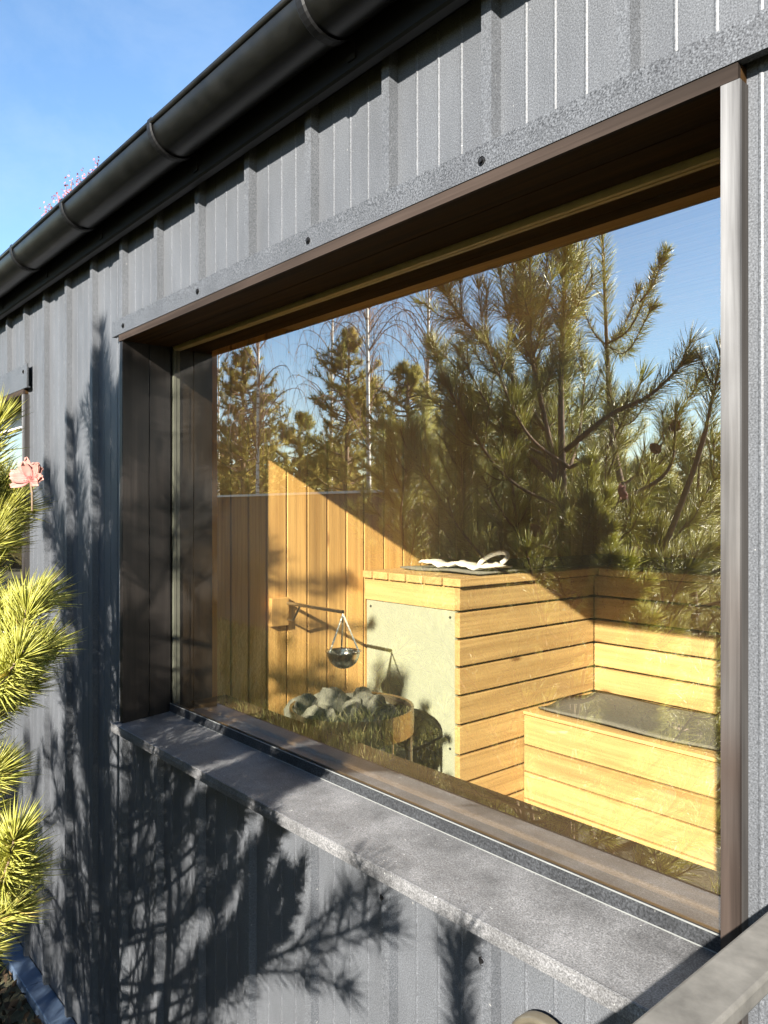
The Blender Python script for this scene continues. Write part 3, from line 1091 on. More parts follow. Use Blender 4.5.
# ================================================================== outside fittings
vx = at_y(541, 1014, -.03)
vt = thing('wall_vent', (vx[0], -.016, vx[2] - .066), 'round cream metal vent cover on the ribbed wall below the window sill', 'vent')
mb = MB()
mb.lathe((vx[0], -.0155, vx[2] - .066), [(.058, 0), (.058, -.012), (.053, -.018), (.046, -.014), (.044, -.006), (.044, 0)], 36, axis=1)
mb.build('rim', M['cream'], vt, smooth=True)
mb = MB()
mb.lathe((vx[0], -.0155, vx[2] - .066), [(.044, -.004), (.030, -.010), (.0001, -.013)], 36, axis=1)
mb.build('cap', M['cream'], vt, smooth=True)

zr_ = -.36
ra = thing('handrail', (-.28, -.5, GZ), 'weathered grey flat handrail running up to the wall beside the window', 'handrail')
mb = MB()
xa_, xb_ = -.2915, -.2515
mb.add([(xa_ + .008, -1.35, zr_ - .016), (xb_ + .008, -1.35, zr_ - .016), (xb_ - .008, -.03, zr_ - .016), (xa_ - .010, -.03, zr_ - .016),
        (xa_ + .008, -1.35, zr_), (xb_ + .008, -1.35, zr_), (xb_ - .008, -.03, zr_), (xa_ - .010, -.03, zr_)],
       [(3, 2, 1, 0), (4, 5, 6, 7), (0, 1, 5, 4), (1, 2, 6, 5), (2, 3, 7, 6), (3, 0, 4, 7)])
mb.build('rail', M['rail'], ra, bevel=.003)
for yp_ in (-1.30,):
    m_ = MB()
    m_.box(-.285, -.257, yp_ - .014, yp_ + .014, GZ, zr_ - .0165)
    m_.build('post', M['rail'], ra, bevel=.002)

# ================================================================== the young pine in front of the wall
pine = thing('pine_tree', (-1.58, -1.08, GZ), 'young many stemmed pine with long needles growing close to the wall', 'pine tree')
wood, ndl = MB(), Leaves()
VIS = -.4987


def seen(p, margin=0.03):
    """would the point stick out in front of the wall into the open space right of the tree?"""
    q = np.asarray(p) - np.array([0, -D, 0])
    a = q @ dv; r_ = q @ rv
    return a > .05 and r_ / a > VIS - margin


def sunblock(p):
    """does the point stand in the sun of the open part of the window?"""
    k = -p[1]
    x = p[0] - BACK[0] * k
    z = p[2] - BACK[2] * k
    return -1.80 < x < -.35 and -.52 < z < .52


def curve(pts, n=14):
    """Catmull-Rom through the points"""
    P = [np.array(p, float) for p in pts]
    P = [2 * P[0] - P[1]] + P + [2 * P[-1] - P[-2]]
    out = []
    m = len(P) - 3
    per = max(2, n // m)
    for i in range(m):
        p0, p1, p2, p3 = P[i:i + 4]
        for t in np.linspace(0, 1, per, endpoint=False):
            out.append(.5 * ((2 * p1) + (-p0 + p2) * t + (2 * p0 - 5 * p1 + 4 * p2 - p3) * t * t + (-p0 + 3 * p1 - 3 * p2 + p3) * t ** 3))
    out.append(P[-2])
    return np.array(out)


def plen(p):
    return float(np.linalg.norm(np.diff(p, axis=0), axis=1).sum())


def shoot(p0, dirn, ln, r0=.004, dens=1100, nl=.078, tint=(.42, .2), bare=0.0, upturn=.35, w=.0018, ang=45, seg=2):
    dirn = np.array(dirn, float); dirn /= np.linalg.norm(dirn)
    e = p0 + dirn * ln
    m_ = p0 + dirn * ln * .5 - np.array([0, 0, ln * upturn * .25])
    e = e + np.array([0, 0, ln * upturn * .4])
    c = curve([p0, m_, e], 10)
    wood.tube(c, list(np.linspace(r0, .0018, len(c))), 5, cap=False)
    ndl.needles(c, int(dens * plen(c) * (1 - bare)), nl, w, ang, True, tint, seg, bare)
    # buds at the tip
    wood.tube([c[-1], c[-1] + (c[-1] - c[-2]) / (np.linalg.norm(c[-1] - c[-2]) + 1e-9) * .014], [.0035, .001], 5)
    return c


def rand_tint():
    return (float(np.clip(rng.normal(.42, .2), .12, .86)), .16)


def stem(pts, r0, r1, leaf_from=.45, dens=900, nl=.05, sides=4, side_len=.16, tint=None, ang=38, guard=True, wid=.0018, seg=2, sdens=720):
    """a woody leader or limb with a needled outer part and side shoots in whorls"""
    nl = nl * 1.5
    c = curve(pts, 18)
    wood.tube(c, list(np.linspace(r0, r1, len(c))), 7, cap=False)
    tot = plen(c)
    tint = tint or rand_tint()
    ndl.needles(c, int(dens * 1.15 * tot * (1 - leaf_from)), nl * 1.08, wid, ang + 5, True, tint, seg, leaf_from)
    tg = np.gradient(c, axis=0)
    whorls = max(1, int(tot / .2))
    for wq in range(whorls):
        f = .35 + .6 * (wq + .5) / whorls
        i = min(len(c) - 1, int(f * len(c)))
        for k in range(sides):
            d_ = tg[i] / np.linalg.norm(tg[i])
            rd = rng.normal(size=3); rd -= d_ * rd.dot(d_); rd /= np.linalg.norm(rd)
            dr = d_ * .75 + rd * .8 + np.array([0, 0, .25])
            l_ = side_len * rng.uniform(.6, 1.2) * (1.15 - .5 * f)
            dr = dr / np.linalg.norm(dr)
            if guard and (seen(c[i] + dr * (l_ + .10)) or (c[i] + dr * l_)[1] > -.14 or (sunblock(c[i] + dr * l_) and rng.random() < .8)):
                continue
            shoot(c[i], dr, l_, .003, sdens if seg == 2 else 480, nl, rand_tint(), w=wid, seg=seg)
    return c


K = 1.08
TB = mirrored(565, 700, K)
TB[2] = GZ
# main trunk and leaders, following what the glass mirrors
tr = [TB, TB + [.01, .0, .6], mirrored(565, 640, K), mirrored(563, 500, K), mirrored(561, 380, K)]
stem(tr + [mirrored(566, 255, K)], .030, .004, .80, 1000, .05, 0)
stem([mirrored(561, 384, K), mirrored(564, 320, K), mirrored(567, 250, K)], .006, .003, .0, 1100, .05, 4, .15)
# right-hand leader with the tall tip that throws the spire of shadow
KB = 1.32
stem([TB + [.06, -.05, .1], mirrored(640, 640, 1.05), mirrored(613, 440, KB), mirrored(607, 350, KB)], .017, .008, .85, 500, .05, 0)
stem([mirrored(607, 350, KB), mirrored(605, 300, KB), mirrored(602, 225, KB), mirrored(601, 178, KB)], .007, .003, .12, 900, .045, 0)
for q in ((664, 276, 1.08), (640, 300, 1.2), (580, 310, 1.2), (655, 330, .98)):
    shoot(mirrored(606, 345, KB), mirrored(*q) - mirrored(606, 345, KB), np.linalg.norm(mirrored(*q) - mirrored(606, 345, KB)) * .95, .004, 950, .05, rand_tint(), .1)
shoot(mirrored(640, 302, 1.1), mirrored(664, 262, 1.1) - mirrored(640, 302, 1.1), .14, .004, 1100, .045, (.5, .15), 0)
# left leaders
stem([mirrored(566, 520, K), mirrored(545, 420, 1.06), mirrored(530, 350, 1.04)], .012, .006, .6, 500, .05, 3, .16)
for q in ((497, 262, .98), (530, 258, .9), (548, 246, 1.0), (512, 255, .85), (522, 235, 1.05)):
    stem([mirrored(532, 358, 1.04), (mirrored(532, 358, 1.04) + mirrored(q[0], q[1] + 50, q[2])) / 2 + [0, 0, -.02], mirrored(*q)], .005, .0025, .15, 1000, .048, 3, .11)
stem([mirrored(545, 430, 1.06), mirrored(500, 360, .9), mirrored(462, 318, .85), mirrored(442, 288, .82)], .009, .003, .35, 900, .05, 3, .15)
stem([mirrored(555, 480, 1.06), mirrored(500, 430, 1.06), mirrored(455, 400, 1.06), mirrored(432, 345, 1.06)], .010, .003, .4, 900, .05, 4, .16)
# right-hand boughs
stem([mirrored(566, 450, K), mirrored(610, 415, 1.0), mirrored(650, 395, 1.0), mirrored(685, 362, 1.0)], .010, .003, .3, 900, .05, 3, .14)
stem([mirrored(570, 520, K), mirrored(620, 500, 1.02), mirrored(668, 470, 1.03), mirrored(676, 412, 1.03)], .009, .003, .72, 900, .05, 2, .12)
G1 = [mirrored(600, 600, .97), mirrored(655, 560, 1.06), mirrored(690, 480, 1.05), mirrored(706, 430, 1.04)]
stem(G1, .011, .007, .97, 300, .05, 0)
stem([mirrored(706, 430, 1.04), mirrored(712, 400, 1.04), mirrored(722, 355, 1.04)], .006, .003, 0, 1200, .05, 2, .10, guard=False)
stem([mirrored(610, 570, 1.1), mirrored(660, 560, 1.1), mirrored(720, 548, 1.12), mirrored(775, 530, 1.15)], .008, .003, .5, 900, .05, 3, .12)

# whorled boughs filling the body of the tree
cnt = 0
for zq in np.arange(-1.35, .25, .15):
    f = (zq + 1.35) / 1.7
    nb = 4
    a0 = rng.uniform(0, 6)
    for k in range(nb):
        a = a0 + 2 * math.pi * k / nb + rng.normal(0, .25)
        ln = (0.72 - .34 * f) * rng.uniform(.7, 1.1)
        dr = np.array([math.cos(a), math.sin(a), .35 + .5 * f])
        p0 = np.array([TB[0] + .02, TB[1], zq])
        for tries in range(6):
            e = p0 + dr * ln
            if (seen(e, .06) or e[1] > -.17 or e[0] < -2.45 or sunblock(e)):
                ln *= .8
        e = p0 + dr * ln
        if ln < .16:
            continue
        mid_ = p0 + dr * ln * .55 - np.array([0, 0, .05])
        stem([p0, mid_, e + np.array([0, 0, ln * .22])], .0065, .003, .5, 520, .05, 3, .14, sdens=560)
        cnt += 1

# boughs that reach towards the wall and past the photographer
def reach(px, py, dep, frm, dirpx=None, tint=(.70, .14), nl=.034, lf=.5, side=5, sl=.10):
    tip = at_depth(px, py, dep)
    p0 = np.array(frm, float)
    m1 = p0 + (tip - p0) * .45 + np.array([0, 0, -.05])
    c = stem([p0, m1, tip - (tip - p0) / np.linalg.norm(tip - p0) * .12 + np.array([0, 0, -.02]), tip], .007, .003, lf, 2500, nl, 0, .1, tint, wid=.0017)
    i0 = int(len(c) * .45)
    for k in range(side):
        i = rng.integers(i0, len(c) - 1)
        d_ = c[i + 1] - c[i]; d_ /= np.linalg.norm(d_)
        rd = rng.normal(size=3); rd -= d_ * rd.dot(d_); rd /= np.linalg.norm(rd)
        ll = sl * rng.uniform(.7, 1.2)
        dd = d_ * .9 + rd * .55 + np.array([0, 0, .12])
        e = c[i] + dd / np.linalg.norm(dd) * ll
        q = e - np.array([0, -D, 0])
        if 384 + F * (q @ rv) / (q @ dv) > px + 2:
            continue
        shoot(c[i], dd, ll, .003, 2900, nl * 1.5, (tint[0] + rng.normal(0, .1), .14), w=.0017)
    return c


T0 = lambda z: (TB[0], TB[1], z)
for q in ((36, 600, 1.0, -.42, .70, 6), (40, 650, .97, -.5, .68, 7), (18, 672, .95, -.55, .68, 5), (0, 615, 1.0, -.48, .62, 4),
          (0, 492, 1.05, -.3, .5, 4), (10, 512, 1.04, -.32, .55, 5), (-2, 530, 1.02, -.36, .5, 5), (-8, 545, 1.0, -.35, .5, 5),
          (-6, 775, .93, -.65, .68, 6), (16, 872, .92, -.8, .78, 7), (8, 912, .91, -.85, .76, 6),
          (-8, 850, .92, -.8, .78, 5), (-22, 950, .90, -.9, .66, 3)):
    reach(q[0], q[1], q[2], T0(q[3]), tint=(q[4], .15), side=q[5])
# the long low bough whose shadow lies on the wall under the sill
SH = lambda px, py, k: at_y(px, py, 0) + BACK * k
stem([T0(-.75), SH(205, 985, 1.02), SH(290, 950, .92), SH(350, 930, .88), SH(384, 920, .86)], .007, .003, .45, 420, .043, 3, .10, sdens=420)
stem([SH(230, 975, .95), SH(300, 972, .9), SH(345, 990, .87)], .004, .0022, .2, 480, .043, 2, .09, sdens=420)
stem([SH(290, 950, .92), SH(330, 910, .88), SH(365, 888, .87)], .004, .0022, .2, 480, .043, 2, .09, sdens=420)
stem([SH(268, 815, .95), SH(265, 860, .95), SH(255, 930, .98)], .004, .003, .9, 300, .05, 0)
stem([T0(-1.2), SH(420, 1100, .85), SH(455, 990, .80), SH(462, 945, .80)], .008, .004, .7, 600, .04, 2, .08)
for (px_, py_) in ((185, 780), (150, 870), (215, 850), (190, 980), (130, 800), (80, 880), (120, 930), (75, 960), (60, 800)):
    stem([T0(-.7 + rng.uniform(-.4, .4)), SH(px_ - 25, py_ + 60, .95), SH(px_, py_, rng.uniform(.75, .95))], .006, .003, .6, 450, .042, 2, .10, sdens=420)
for (pa, ya_, pb_, yb_, k_) in ((88, 640, 72, 425, 1.22), (98, 620, 108, 415, 1.2), (84, 700, 62, 520, 1.25), (96, 760, 80, 560, 1.15), (104, 800, 112, 640, 1.1), (90, 900, 84, 720, 1.08), (110, 960, 100, 800, 1.05), (80, 1000, 72, 840, 1.05)):
    stem([TB + [0, 0, .1], TB + (SH(pa, ya_, k_) - TB) * .55 + [0, 0, -.06], SH(pa, ya_, k_), SH(pb_, yb_, k_)], .010, .003, .6, 560, .045, 3, .12, sdens=480)
# extra thin stems from the foot
for (dx, dy, px_, py_, k_) in ((-.05, .03, 95, 560, .9), (.04, -.03, 108, 560, 1.0), (-.02, -.06, 140, 700, 1.0), (.08, .05, 180, 760, 1.06), (-.1, -.02, 70, 560, .85)):
    stem([TB + [dx, dy, 0], (TB + [dx * 2, dy * 2, .5]), SH(px_ - 2, py_ + 150, k_), SH(px_, py_, k_)], .011, .004, .6, 800, .05, 3, .14)

wood.build('trunk', M['bark'], pine, origin=TB, smooth=True)
ndl.build('needles', M['needle'], pine, origin=TB)

for (px_, k_, top, lab) in ((690, 2.6, .38, 'low young pine behind the tall one, mirrored at the right of the glass'),
                            (610, 3.3, .72, 'young pine behind the tall one, mirrored right of its trunk'),
                            (480, 2.9, .62, 'young pine behind the tall one, mirrored left of its trunk'),
                            (540, 4.2, 1.2, 'taller green pine standing furthest behind the near young pine'),
                            (425, 4.0, 1.05, 'young pine mirrored above the high bench left of the near pine')):
    wood, ndl = MB(), Leaves()
    b_ = mirrored(px_, 512, k_)
    b_[2] = GZ
    t_ = thing('pine_tree', b_, lab, 'pine tree')
    hh_ = top - GZ
    sp_ = [b_, b_ + [.03, 0, hh_ * .5], b_ + [0, .03, hh_ * .8], b_ + [0, 0, hh_]]
    stem(sp_, .03, .004, .85, 450, .06, 4, .22, guard=False, wid=.003, seg=1)
    for zq in np.arange(.12, .86, .075):
        a0 = rng.uniform(0, 6)
        for q in range(4):
            a = a0 + q * math.pi / 2 + rng.normal(0, .25)
            ln = hh_ * (.36 - .26 * zq) * rng.uniform(.75, 1.15)
            p0 = b_ + [0.02 * zq, 0, hh_ * zq]
            dr = np.array([math.cos(a), math.sin(a), .35 + .5 * zq])
            e = p0 + dr * ln
            stem([p0, p0 + dr * ln * .55 - [0, 0, .05], e + [0, 0, ln * .2]], .011, .004, .35, 260, .062, 3, .2, guard=False, wid=.0030, seg=1)
    wood.build('trunk', M['bark'], t_, origin=b_, smooth=True)
    ndl.build('needles', M['needle'], t_, origin=b_)

print('pine needles tris', sum(len(f) for f in ndl.F), 'boughs', cnt)


def cone(c, s, tiltv):
    m_ = MB()
    prof = [(.0001, -.5)]
    rows = 9
    for i in range(rows):
        h = -.5 + (i + .4) / rows
        r_ = .34 * math.sin(math.pi * ((i + .9) / (rows + 1.2))) ** .8
        prof += [(r_ * .72, h - .03), (r_, h + .05)]
    prof.append((.0001, .5))
    m_.lathe((0, 0, 0), [(a * s, b * s) for a, b in prof], 12)
    Rm = Vector(tiltv).to_track_quat('Z', 'Y').to_matrix()
    m_.v = [tuple(np.array(Rm @ Vector(v)) + np.array(c)) for v in m_.v]
    m_.build('pine_cone', M['cone'], pine, origin=TB)


M['cone'] = mat_simple('cone_scales', (0.20, 0.11, 0.06), .8, 0, .2, .4, 200)
cone(mirrored(513, 399, 1.03), .05, (-.3, .2, -.6))
cone(mirrored(535, 530, .9), .055, (.5, .2, -.4))
cone(mirrored(655, 448, 1.0), .045, (.5, .2, -.4))


def dry_flower(c, s, nrm, label, tl=0.0):
    """a dried flower head: thin cupped petals fanning from a small heart, on a short stalk"""
    q = Vector(nrm).normalized().to_track_quat('Z', 'Y').to_matrix()
    rot = Matrix.Rotation(tl, 3, 'Z')
    lf_ = Leaves()
    for k in range(15):
        a = R(-115 + 230 * k / 14) + rng.normal(0, .08)
        ln = s * rng.uniform(.78, 1.08)
        wd_ = s * rng.uniform(.17, .25)
        lift = rng.uniform(.15, .75) * s
        rows, tint = [], []
        for i in range(7):
            u = i / 6
            hw = wd_ * math.sin(math.pi * min(.93, .10 + .83 * u)) ** .75
            for j in (-1, -.35, .35, 1):
                rag = rng.normal(0, .02 * s) if i == 6 else 0
                x_ = hw * j
                y_ = u * ln + rag - .08 * s * abs(j) * u
                z_ = lift * u * u * .6 + .10 * s * abs(j) * u - (.05 * s if abs(j) < .5 else 0) * u
                p = Vector((x_ * math.cos(a) + y_ * math.sin(a), -x_ * math.sin(a) + y_ * math.cos(a), z_))
                rows.append(np.array(q @ (rot @ p)) + np.array(c))
                tint.append(np.clip(.15 + .8 * u ** .8 + rng.normal(0, .07) - (.2 if abs(j) > .5 else 0), 0, 1))
        fs = []
        for i in range(6):
            for j in range(3):
                a_ = i * 4 + j
                fs += [(a_, a_ + 1, a_ + 5), (a_, a_ + 5, a_ + 4)]
        lf_.add(np.array(rows), np.array(tint), np.array(fs))
    o = lf_.build('dried_flower', M['dry_leaf'], None, origin=c)
    s_ = o.modifiers.new('solid', 'SOLIDIFY'); s_.thickness = .0005
    tag(o, label, 'flower')
    m_ = MB()
    down = np.array(q @ (rot @ Vector((0, -1, -.5)))); n0 = np.array(c)
    m_.tube([n0, n0 + down * s * .6, n0 + down * s * 1.1 + np.array([-.3 * s, 0, -.3 * s])], [.0016, .0014, .0012], 6)
    m_.build('stalk', M['bark'], o, origin=c)


dry_flower(at_depth(30, 479, .98), .027, (.62, -.75, .2), 'pale pink dried flower head among the pine shoots near the side window')
dry_flower(mirrored(676, 428, 1.05), .026, (-.3, 1, .1), 'orange dried flower head high in the pine, seen mirrored in the glass')


# ================================================================== trees beyond, mirrored in the glass
def bg_pine(base, top_z, width, label, n=130, leaf=.13, tint=(.5, .22), lean=0.0, low=.12):
    b = np.array([base[0], base[1], GZ])
    t = thing('pine_tree', b, label, 'pine tree', 'pines beyond the garden')
    w_, l_ = MB(), Leaves()
    h = top_z - GZ
    spine = curve([b, b + [lean * .3, 0, h * .5], b + [lean, 0, h]], 16)
    w_.tube(spine, list(np.linspace(.012 * h + .03, .012, len(spine))), 8)
    ss = np.linspace(0, 1, len(spine))
    for k in range(n):
        f = low + (1 - low) * rng.random() ** .8
        p0 = np.array([np.interp(f, ss, spine[:, i]) for i in range(3)])
        a = rng.uniform(0, 2 * math.pi)
        rad = width * (1 - ((f - low) / (1 - low)) ** 2.6) * rng.uniform(.35, 1.05) * .5 + .08
        e = p0 + np.array([math.cos(a) * rad, math.sin(a) * rad, rad * rng.uniform(.1, .7)])
        c = curve([p0, (p0 + e) / 2 - [0, 0, .06 * rad], e], 6)
        w_.tube(c, list(np.linspace(.018, .005, len(c))), 4, cap=False)
        tt = (float(np.clip(rng.normal(tint[0], .18), 0, 1)), tint[1] * .6)
        l_.needles(c, int(46 + 90 * rad), leaf, leaf * .085, 48, True, tt, 1, .3)
        for q in range(3):
            i = rng.integers(len(c) // 2, len(c))
            d_ = rng.normal(size=3) + (e - p0) / (rad + .01) * .8 + [0, 0, .5]
            d_ /= np.linalg.norm(d_)
            c2 = np.array([c[i], c[i] + d_ * rad * .22, c[i] + d_ * rad * .42 + [0, 0, .03]])
            l_.needles(c2, int(26 + 40 * rad), leaf, leaf * .085, 45, True, tt, 1, 0)
    w_.build('trunk', M['bark'], t, origin=b, smooth=True)
    l_.build('crown', M['needle_far'], t, origin=b)
    return t


def birch(base, h, lean, label, r0=.07, twigs=70, leaves=900, spread=1.5, low=.3):
    b = np.array([base[0], base[1], GZ])
    t = thing('birch_tree', b, label, 'birch tree', 'birches beyond the garden')
    w_, tw_, l_ = MB(), MB(), Leaves()
    spine = curve([b, b + [lean * .2, 0, h * .35], b + [lean * .65, lean * .2, h * .7], b + [lean, lean * .3, h]], 20)
    w_.tube(spine, list(np.linspace(r0, .01, len(spine))), 9)
    ss = np.linspace(0, 1, len(spine))
    cs = []
    for k in range(twigs):
        f = low + (1 - low) * rng.random()
        p0 = np.array([np.interp(f, ss, spine[:, i]) for i in range(3)])
        a = rng.uniform(0, 2 * math.pi)
        rad = spread * (1.05 - f * .75) * rng.uniform(.5, 1.1)
        d_ = np.array([math.cos(a), math.sin(a), 0])
        p1 = p0 + d_ * rad * .5 + [0, 0, rad * .65]
        p2 = p0 + d_ * rad * .95 + [0, 0, rad * .75]
        p3 = p0 + d_ * rad * 1.15 + [0, 0, rad * .15]
        c = curve([p0, p1, p2, p3], 12)
        tw_.tube(c, list(np.linspace(.012, .003, len(c))), 4, cap=False)
        for q in range(6):
            i = rng.integers(4, len(c))
            p = c[i]
            dq = rng.normal(size=3) * .12
            ln = rng.uniform(.3, .9)
            c2 = np.array([p, p + dq + [0, 0, -.1 * ln], p + dq * 1.8 + [0, 0, -.55 * ln], p + dq * 2.0 + [0, 0, -ln]])
            tw_.tube(c2, [.0035, .003, .0025, .002], 3, cap=False)
            cs.append(c2[1] + (c2[3] - c2[1]) * rng.random((max(1, leaves // (twigs * 6)), 1)))
    w_.build('trunk', M['birch'], t, origin=b, smooth=True)
    tw_.build('twigs', M['twig'], t, origin=b)
    l_.flakes(np.concatenate(cs), .035, (.5, .3), .7)
    l_.build('leaves', M['birch_leaf'], t, origin=b)


bg_pine(mirrored_depth(243, 400, 17), 17 * (512 - 352) / 770, 2.3, 'dense yellow green pine mirrored at the left beside the white birch trunk', 150, .13, (.5, .25), 0, .1)
bg_pine(mirrored_depth(345, 400, 16), 16 * (512 - 335) / 770, 2.2, 'tall leaning pine mirrored in the middle of the glass between two birches', 150, .13, (.55, .25), .15, .1)
bg_pine(mirrored_depth(300, 470, 20), 20 * (512 - 415) / 770, 2.9, 'low dark pine mirrored behind the gap between the taller pines', 110, .14, (.25, .2), 0, .05)
bg_pine(mirrored_depth(408, 400, 12.5), 12.5 * (512 - 370) / 770, 2.3, 'wide bushy pine mirrored just left of the near young pine', 150, .12, (.5, .25), 0, .05)
bg_pine(mirrored_depth(472, 400, 10.5), 10.5 * (512 - 395) / 770, 2.0, 'bushy green pine mirrored behind the stems of the near young pine', 130, .12, (.4, .25), 0, .05)
bg_pine(mirrored_depth(640, 500, 10), 10 * (512 - 468) / 770, 2.4, 'low spreading pine mirrored right of the near young pine', 120, .12, (.45, .25), 0, .03)
bg_pine(mirrored_depth(725, 500, 8), 8 * (512 - 480) / 770, 2.0, 'low pine mirrored at the right edge of the glass', 110, .12, (.5, .25), 0, .03)
bg_pine(mirrored_depth(560, 520, 7.5), 7.5 * (512 - 470) / 770, 1.9, 'short dense pine mirrored behind the trunk of the near young pine', 110, .11, (.4, .25), 0, .03)
birch(mirrored_depth(257, 500, 15.5), 8.0, .15, 'slim white birch mirrored at the left with bare hanging twigs', .045, 60, 700, 1.3)
birch(mirrored_depth(370, 500, 14.5), 9.0, -.25, 'birch with a brownish trunk mirrored in the middle of the glass', .055, 70, 600, 1.4)
birch(mirrored_depth(218, 500, 18), 7.0, .1, 'thin pale birch mirrored at the left edge of the glass', .035, 40, 900, 1.1)
birch(mirrored_depth(425, 480, 18), 10.0, .3, 'bare twiggy birch mirrored behind the near pine leaders', .06, 110, 500, 1.9, .2)
birch(mirrored_depth(330, 480, 21), 10.0, .3, 'fine bare birch mirrored far behind the leaning pine', .06, 100, 500, 1.9, .2)

# fence
A = mirrored_depth(150, 500, 13.2); B = mirrored_depth(480, 500, 7.4)
A[2] = B[2] = 0
fd = (B - A); flen = np.linalg.norm(fd); fd /= flen
fnrm = np.array([-fd[1], fd[0], 0])
fe = thing('garden_fence', (A[0], A[1], GZ), 'dark brown board fence with a pale top rail mirrored low in the glass', 'fence')


def fbox(mb, s0, s1, t0, t1, z0, z1):
    c = [A + fd * s + fnrm * t + uz * z for z in (z0, z1) for s, t in ((s0, t0), (s1, t0), (s1, t1), (s0, t1))]
    mb.add(c, [(3, 2, 1, 0), (4, 5, 6, 7), (0, 1, 5, 4), (1, 2, 6, 5), (2, 3, 7, 6), (3, 0, 4, 7)])


mb = MB()
s = 0
while s < flen:
    mb.rnd = random.random()
    fbox(mb, s + .002, s + .118, -.012, .012, GZ + .03, .215)
    s += .12
mb.build('boards', M['fence'], fe)
mb = MB()
fbox(mb, -.02, flen + .02, -.04, .04, .217, .245)
mb.build('top_rail', M['fence_cap'], fe)
s = 0
while s < flen:
    m_ = MB()
    fbox(m_, s, s + .08, -.1, -.014, GZ, .20)
    m_.build('post', M['fence'], fe)
    s += 1.6

# far wood, grass, mulch
fw = Leaves()
cs = []
for k in range(420):
    a = rng.uniform(math.pi * .98, math.pi * 1.75)
    rr = rng.uniform(24, 46)
    c = np.array([rr * math.cos(a), rr * math.sin(a) , GZ])
    hgt = rng.uniform(2.0, 3.6) * (1 + .3 * math.sin(a * 9))
    n = 60
    f = rng.random(n)
    ang_ = rng.uniform(0, 6.28, n)
    rad = (1.2 * (1 - f) + .2) * rng.random(n) ** .5
    cs.append(np.stack([c[0] + rad * np.cos(ang_), c[1] + rad * np.sin(ang_), GZ + f * hgt], 1))
fw.flakes(np.concatenate(cs), .55, (.45, .28), .7)
tag(fw.build('far_forest', M['forest']), 'distant brown green wood beyond the garden', 'forest', kind='stuff')

gr = Leaves()
n = 60000
P0 = mirrored_depth(250, 700, 6.8)
gx = rng.uniform(-11, -2.4, n); gy = rng.uniform(-6.0, -1.3, n)
d2 = np.sin(gx * 2.3) * np.sin(gy * 2.9 + gx) + rng.normal(0, .5, n)
keep = d2 > -.4
gx, gy = gx[keep], gy[keep]
n = len(gx)
hh = rng.uniform(.05, .17, n)
aa = rng.uniform(0, 6.28, n)
base = np.stack([gx, gy, np.full(n, GZ - .003)], 1)
side = np.stack([np.cos(aa), np.sin(aa), np.zeros(n)], 1) * .005
ln_ = np.stack([np.cos(aa * 3.1), np.sin(aa * 3.1), np.zeros(n)], 1) * (hh * rng.uniform(.1, .7, n))[:, None]
mid_ = base + ln_ * .4 + uz * (hh * .6)[:, None]
tip_ = base + ln_ * 1.2 + uz * hh[:, None]
V = np.stack([base - side, base + side, mid_ + side * .7, mid_ - side * .7, tip_], 1)
Fc = np.arange(n)[:, None, None] * 5 + np.array([(0, 1, 2), (0, 2, 3), (3, 2, 4)])[None]
gr.add(V, np.repeat(np.clip(rng.normal(.6, .25, n), 0, 1), 5), Fc)
tag(gr.build('grass', M['grass']), 'yellow green rough grass in front of the fence', 'grass', kind='stuff')

mu = Leaves()
n = 9000
c = np.stack([rng.uniform(-3.6, -.2, n), rng.uniform(-1.6, -.065, n), GZ + rng.random(n) * .02], 1)
mu.flakes(c, .035, (.4, .3), .45)
M['mulch'] = mat_leaf('bark_mulch', [(0, (.02, .014, .009)), (.6, (.06, .04, .024)), (1, (.15, .10, .06))], .0, .9, .1)
tag(mu.build('bark_mulch', M['mulch']), 'brown bark mulch along the foot of the wall', 'mulch', kind='stuff')

# pink-leaved tree rising behind the roof
pb = at_depth(72, 200, 6.2)
pt = thing('pink_tree', (pb[0], pb[1], GZ), 'small tree with pinkish autumn leaves showing above the gutter', 'tree')
w_, l_ = MB(), Leaves()
b0 = np.array([pb[0], pb[1], GZ])
sp = curve([b0, b0 + [.05, 0, 1.8], b0 + [0, .05, 3.4]], 12)
w_.tube(sp, list(np.linspace(.07, .03, len(sp))), 8)
cs = []
for (px_, py_) in ((50, 203), (58, 196), (66, 186), (72, 180), (80, 178), (88, 172), (98, 162), (94, 170), (62, 204), (76, 190), (45, 212), (84, 186), (70, 196), (100, 168)):
    e = at_depth(px_, py_, 6.2 + rng.uniform(-.25, .25))
    cc = curve([sp[-1], (sp[-1] + e) / 2 + rng.normal(0, .05, 3), e], 8)
    w_.tube(cc, list(np.linspace(.010, .003, len(cc))), 4, cap=False)
    cs.append(cc[-4] + (e - cc[-4]) * rng.random((60, 1)) * 1.05 + rng.normal(0, .022, (60, 3)))
for k in range(26):
    a = rng.uniform(0, 6.28)
    e = sp[-1] + np.array([math.cos(a) * rng.uniform(.2, .8), math.sin(a) * rng.uniform(.2, .8), rng.uniform(-.7, -.1)])
    cc = curve([sp[-3], (sp[-3] + e) / 2, e], 6)
    w_.tube(cc, list(np.linspace(.01, .004, len(cc))), 4, cap=False)
    cs.append(e + rng.normal(0, .09, (40, 3)))
w_.build('trunk', M['twig'], pt, origin=b0, smooth=True)
l_.flakes(np.concatenate(cs), .024, (.5, .3), .7)
l_.build('crown', M['pink_leaf'], pt, origin=b0)

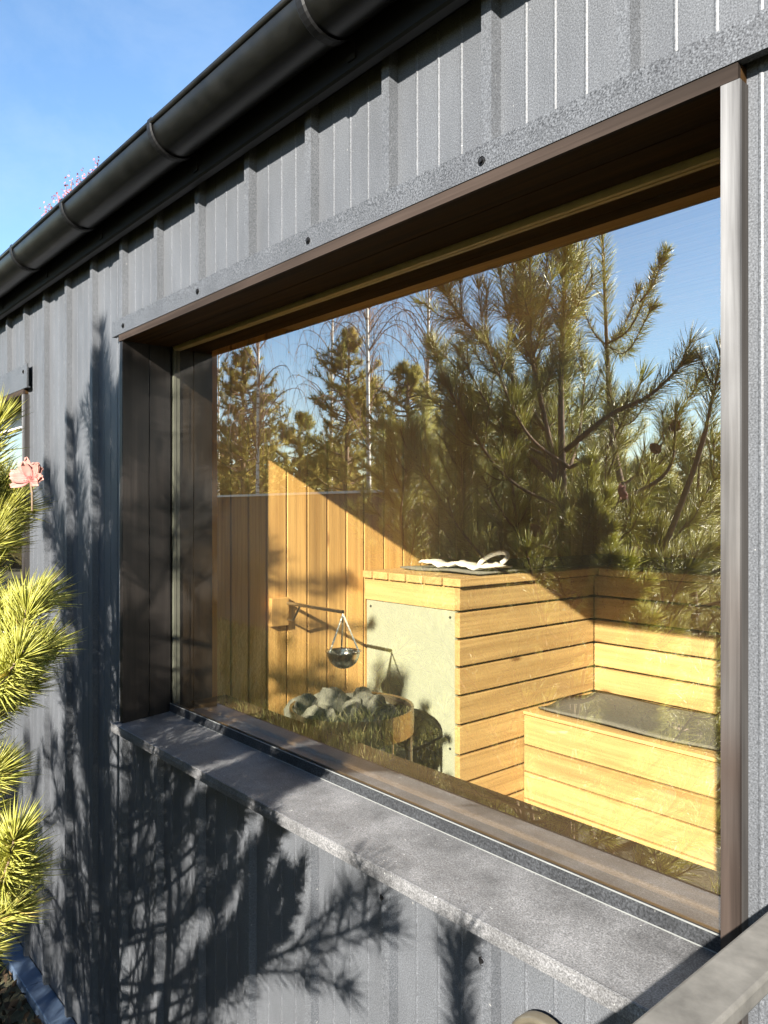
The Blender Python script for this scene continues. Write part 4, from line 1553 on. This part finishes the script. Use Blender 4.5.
# ================================================================== light, sky, camera
to_sun = -SUN
elev = math.asin(to_sun[2])
azim = math.atan2(to_sun[0], to_sun[1])      # clockwise from +Y
sun = bpy.data.lights.new('sun', 'SUN')
sun.energy = 5.0
sun.angle = R(0.53)
sun.color = (1.0, 0.94, 0.85)
so = bpy.data.objects.new('sun', sun)
so.rotation_euler = Vector(to_sun).to_track_quat('Z', 'Y').to_euler()
so.location = (3, -5, 6)
col.objects.link(so)

wd = bpy.data.worlds.new('World')
scene.world = wd
wd.use_nodes = True
nt = wd.node_tree
nt.nodes.clear()
sky = nt.nodes.new('ShaderNodeTexSky')
sky.sky_type = 'NISHITA'
sky.sun_disc = False
sky.sun_elevation = elev
sky.sun_rotation = azim
sky.air_density = 1.0
sky.dust_density = 0.2
sky.ozone_density = 1.6
bg = nt.nodes.new('ShaderNodeBackground')
bg.inputs['Strength'].default_value = 0.062
wo = nt.nodes.new('ShaderNodeOutputWorld')
hs = nt.nodes.new('ShaderNodeHueSaturation')
hs.inputs['Saturation'].default_value = 1.12
nt.links.new(sky.outputs['Color'], hs.inputs['Color'])
# thin high cirrus
tcw = nt.nodes.new('ShaderNodeTexCoord')
mpw = nt.nodes.new('ShaderNodeMapping')
mpw.inputs['Scale'].default_value = (1.2, 3.5, 6.0)
mpw.inputs['Rotation'].default_value = (0.2, 0.1, 0.6)
nw = nt.nodes.new('ShaderNodeTexNoise')
nw.inputs['Scale'].default_value = 1.3
nw.inputs['Detail'].default_value = 8
nw.inputs['Roughness'].default_value = .62
nw.inputs['Distortion'].default_value = .5
nt.links.new(tcw.outputs['Generated'], mpw.inputs['Vector'])
nt.links.new(mpw.outputs['Vector'], nw.inputs['Vector'])
rw = ramp(nt, [(0.47, g(0.0)), (0.9, g(0.22))])
nt.links.new(nw.outputs['Fac'], rw.inputs['Fac'])
mw = nt.nodes.new('ShaderNodeMix')
mw.data_type = 'RGBA'
nt.links.new(rw.outputs['Color'], mw.inputs['Factor'])
nt.links.new(hs.outputs['Color'], mw.inputs['A'])
mw.inputs['B'].default_value = (3.6, 4.0, 4.4, 1)
nt.links.new(mw.outputs['Result'], bg.inputs['Color'])
nt.links.new(bg.outputs['Background'], wo.inputs['Surface'])

cam = bpy.data.cameras.new('camera')
cam.sensor_fit = 'AUTO'
cam.sensor_width = 36
cam.lens = F / 1024 * 36
cam.clip_start = .01
cam.clip_end = 600
co = bpy.data.objects.new('camera', cam)
co.location = (0, -D, H)
co.rotation_euler = (R(90), 0, R(90) - TH)
col.objects.link(co)
scene.camera = co

scene.render.engine = 'CYCLES'
cy = scene.cycles
cy.max_bounces = 10
cy.diffuse_bounces = 6
cy.glossy_bounces = 4
cy.transparent_max_bounces = 16
cy.sample_clamp_indirect = 6
cy.use_denoising = True
cy.denoising_prefilter = 'ACCURATE'
cy.caustics_reflective = False
cy.caustics_refractive = False
vs = scene.view_settings
vs.view_transform = 'Standard'
vs.look = 'None'
vs.gamma = 1
vs.exposure = 2.3
vs.use_curve_mapping = False
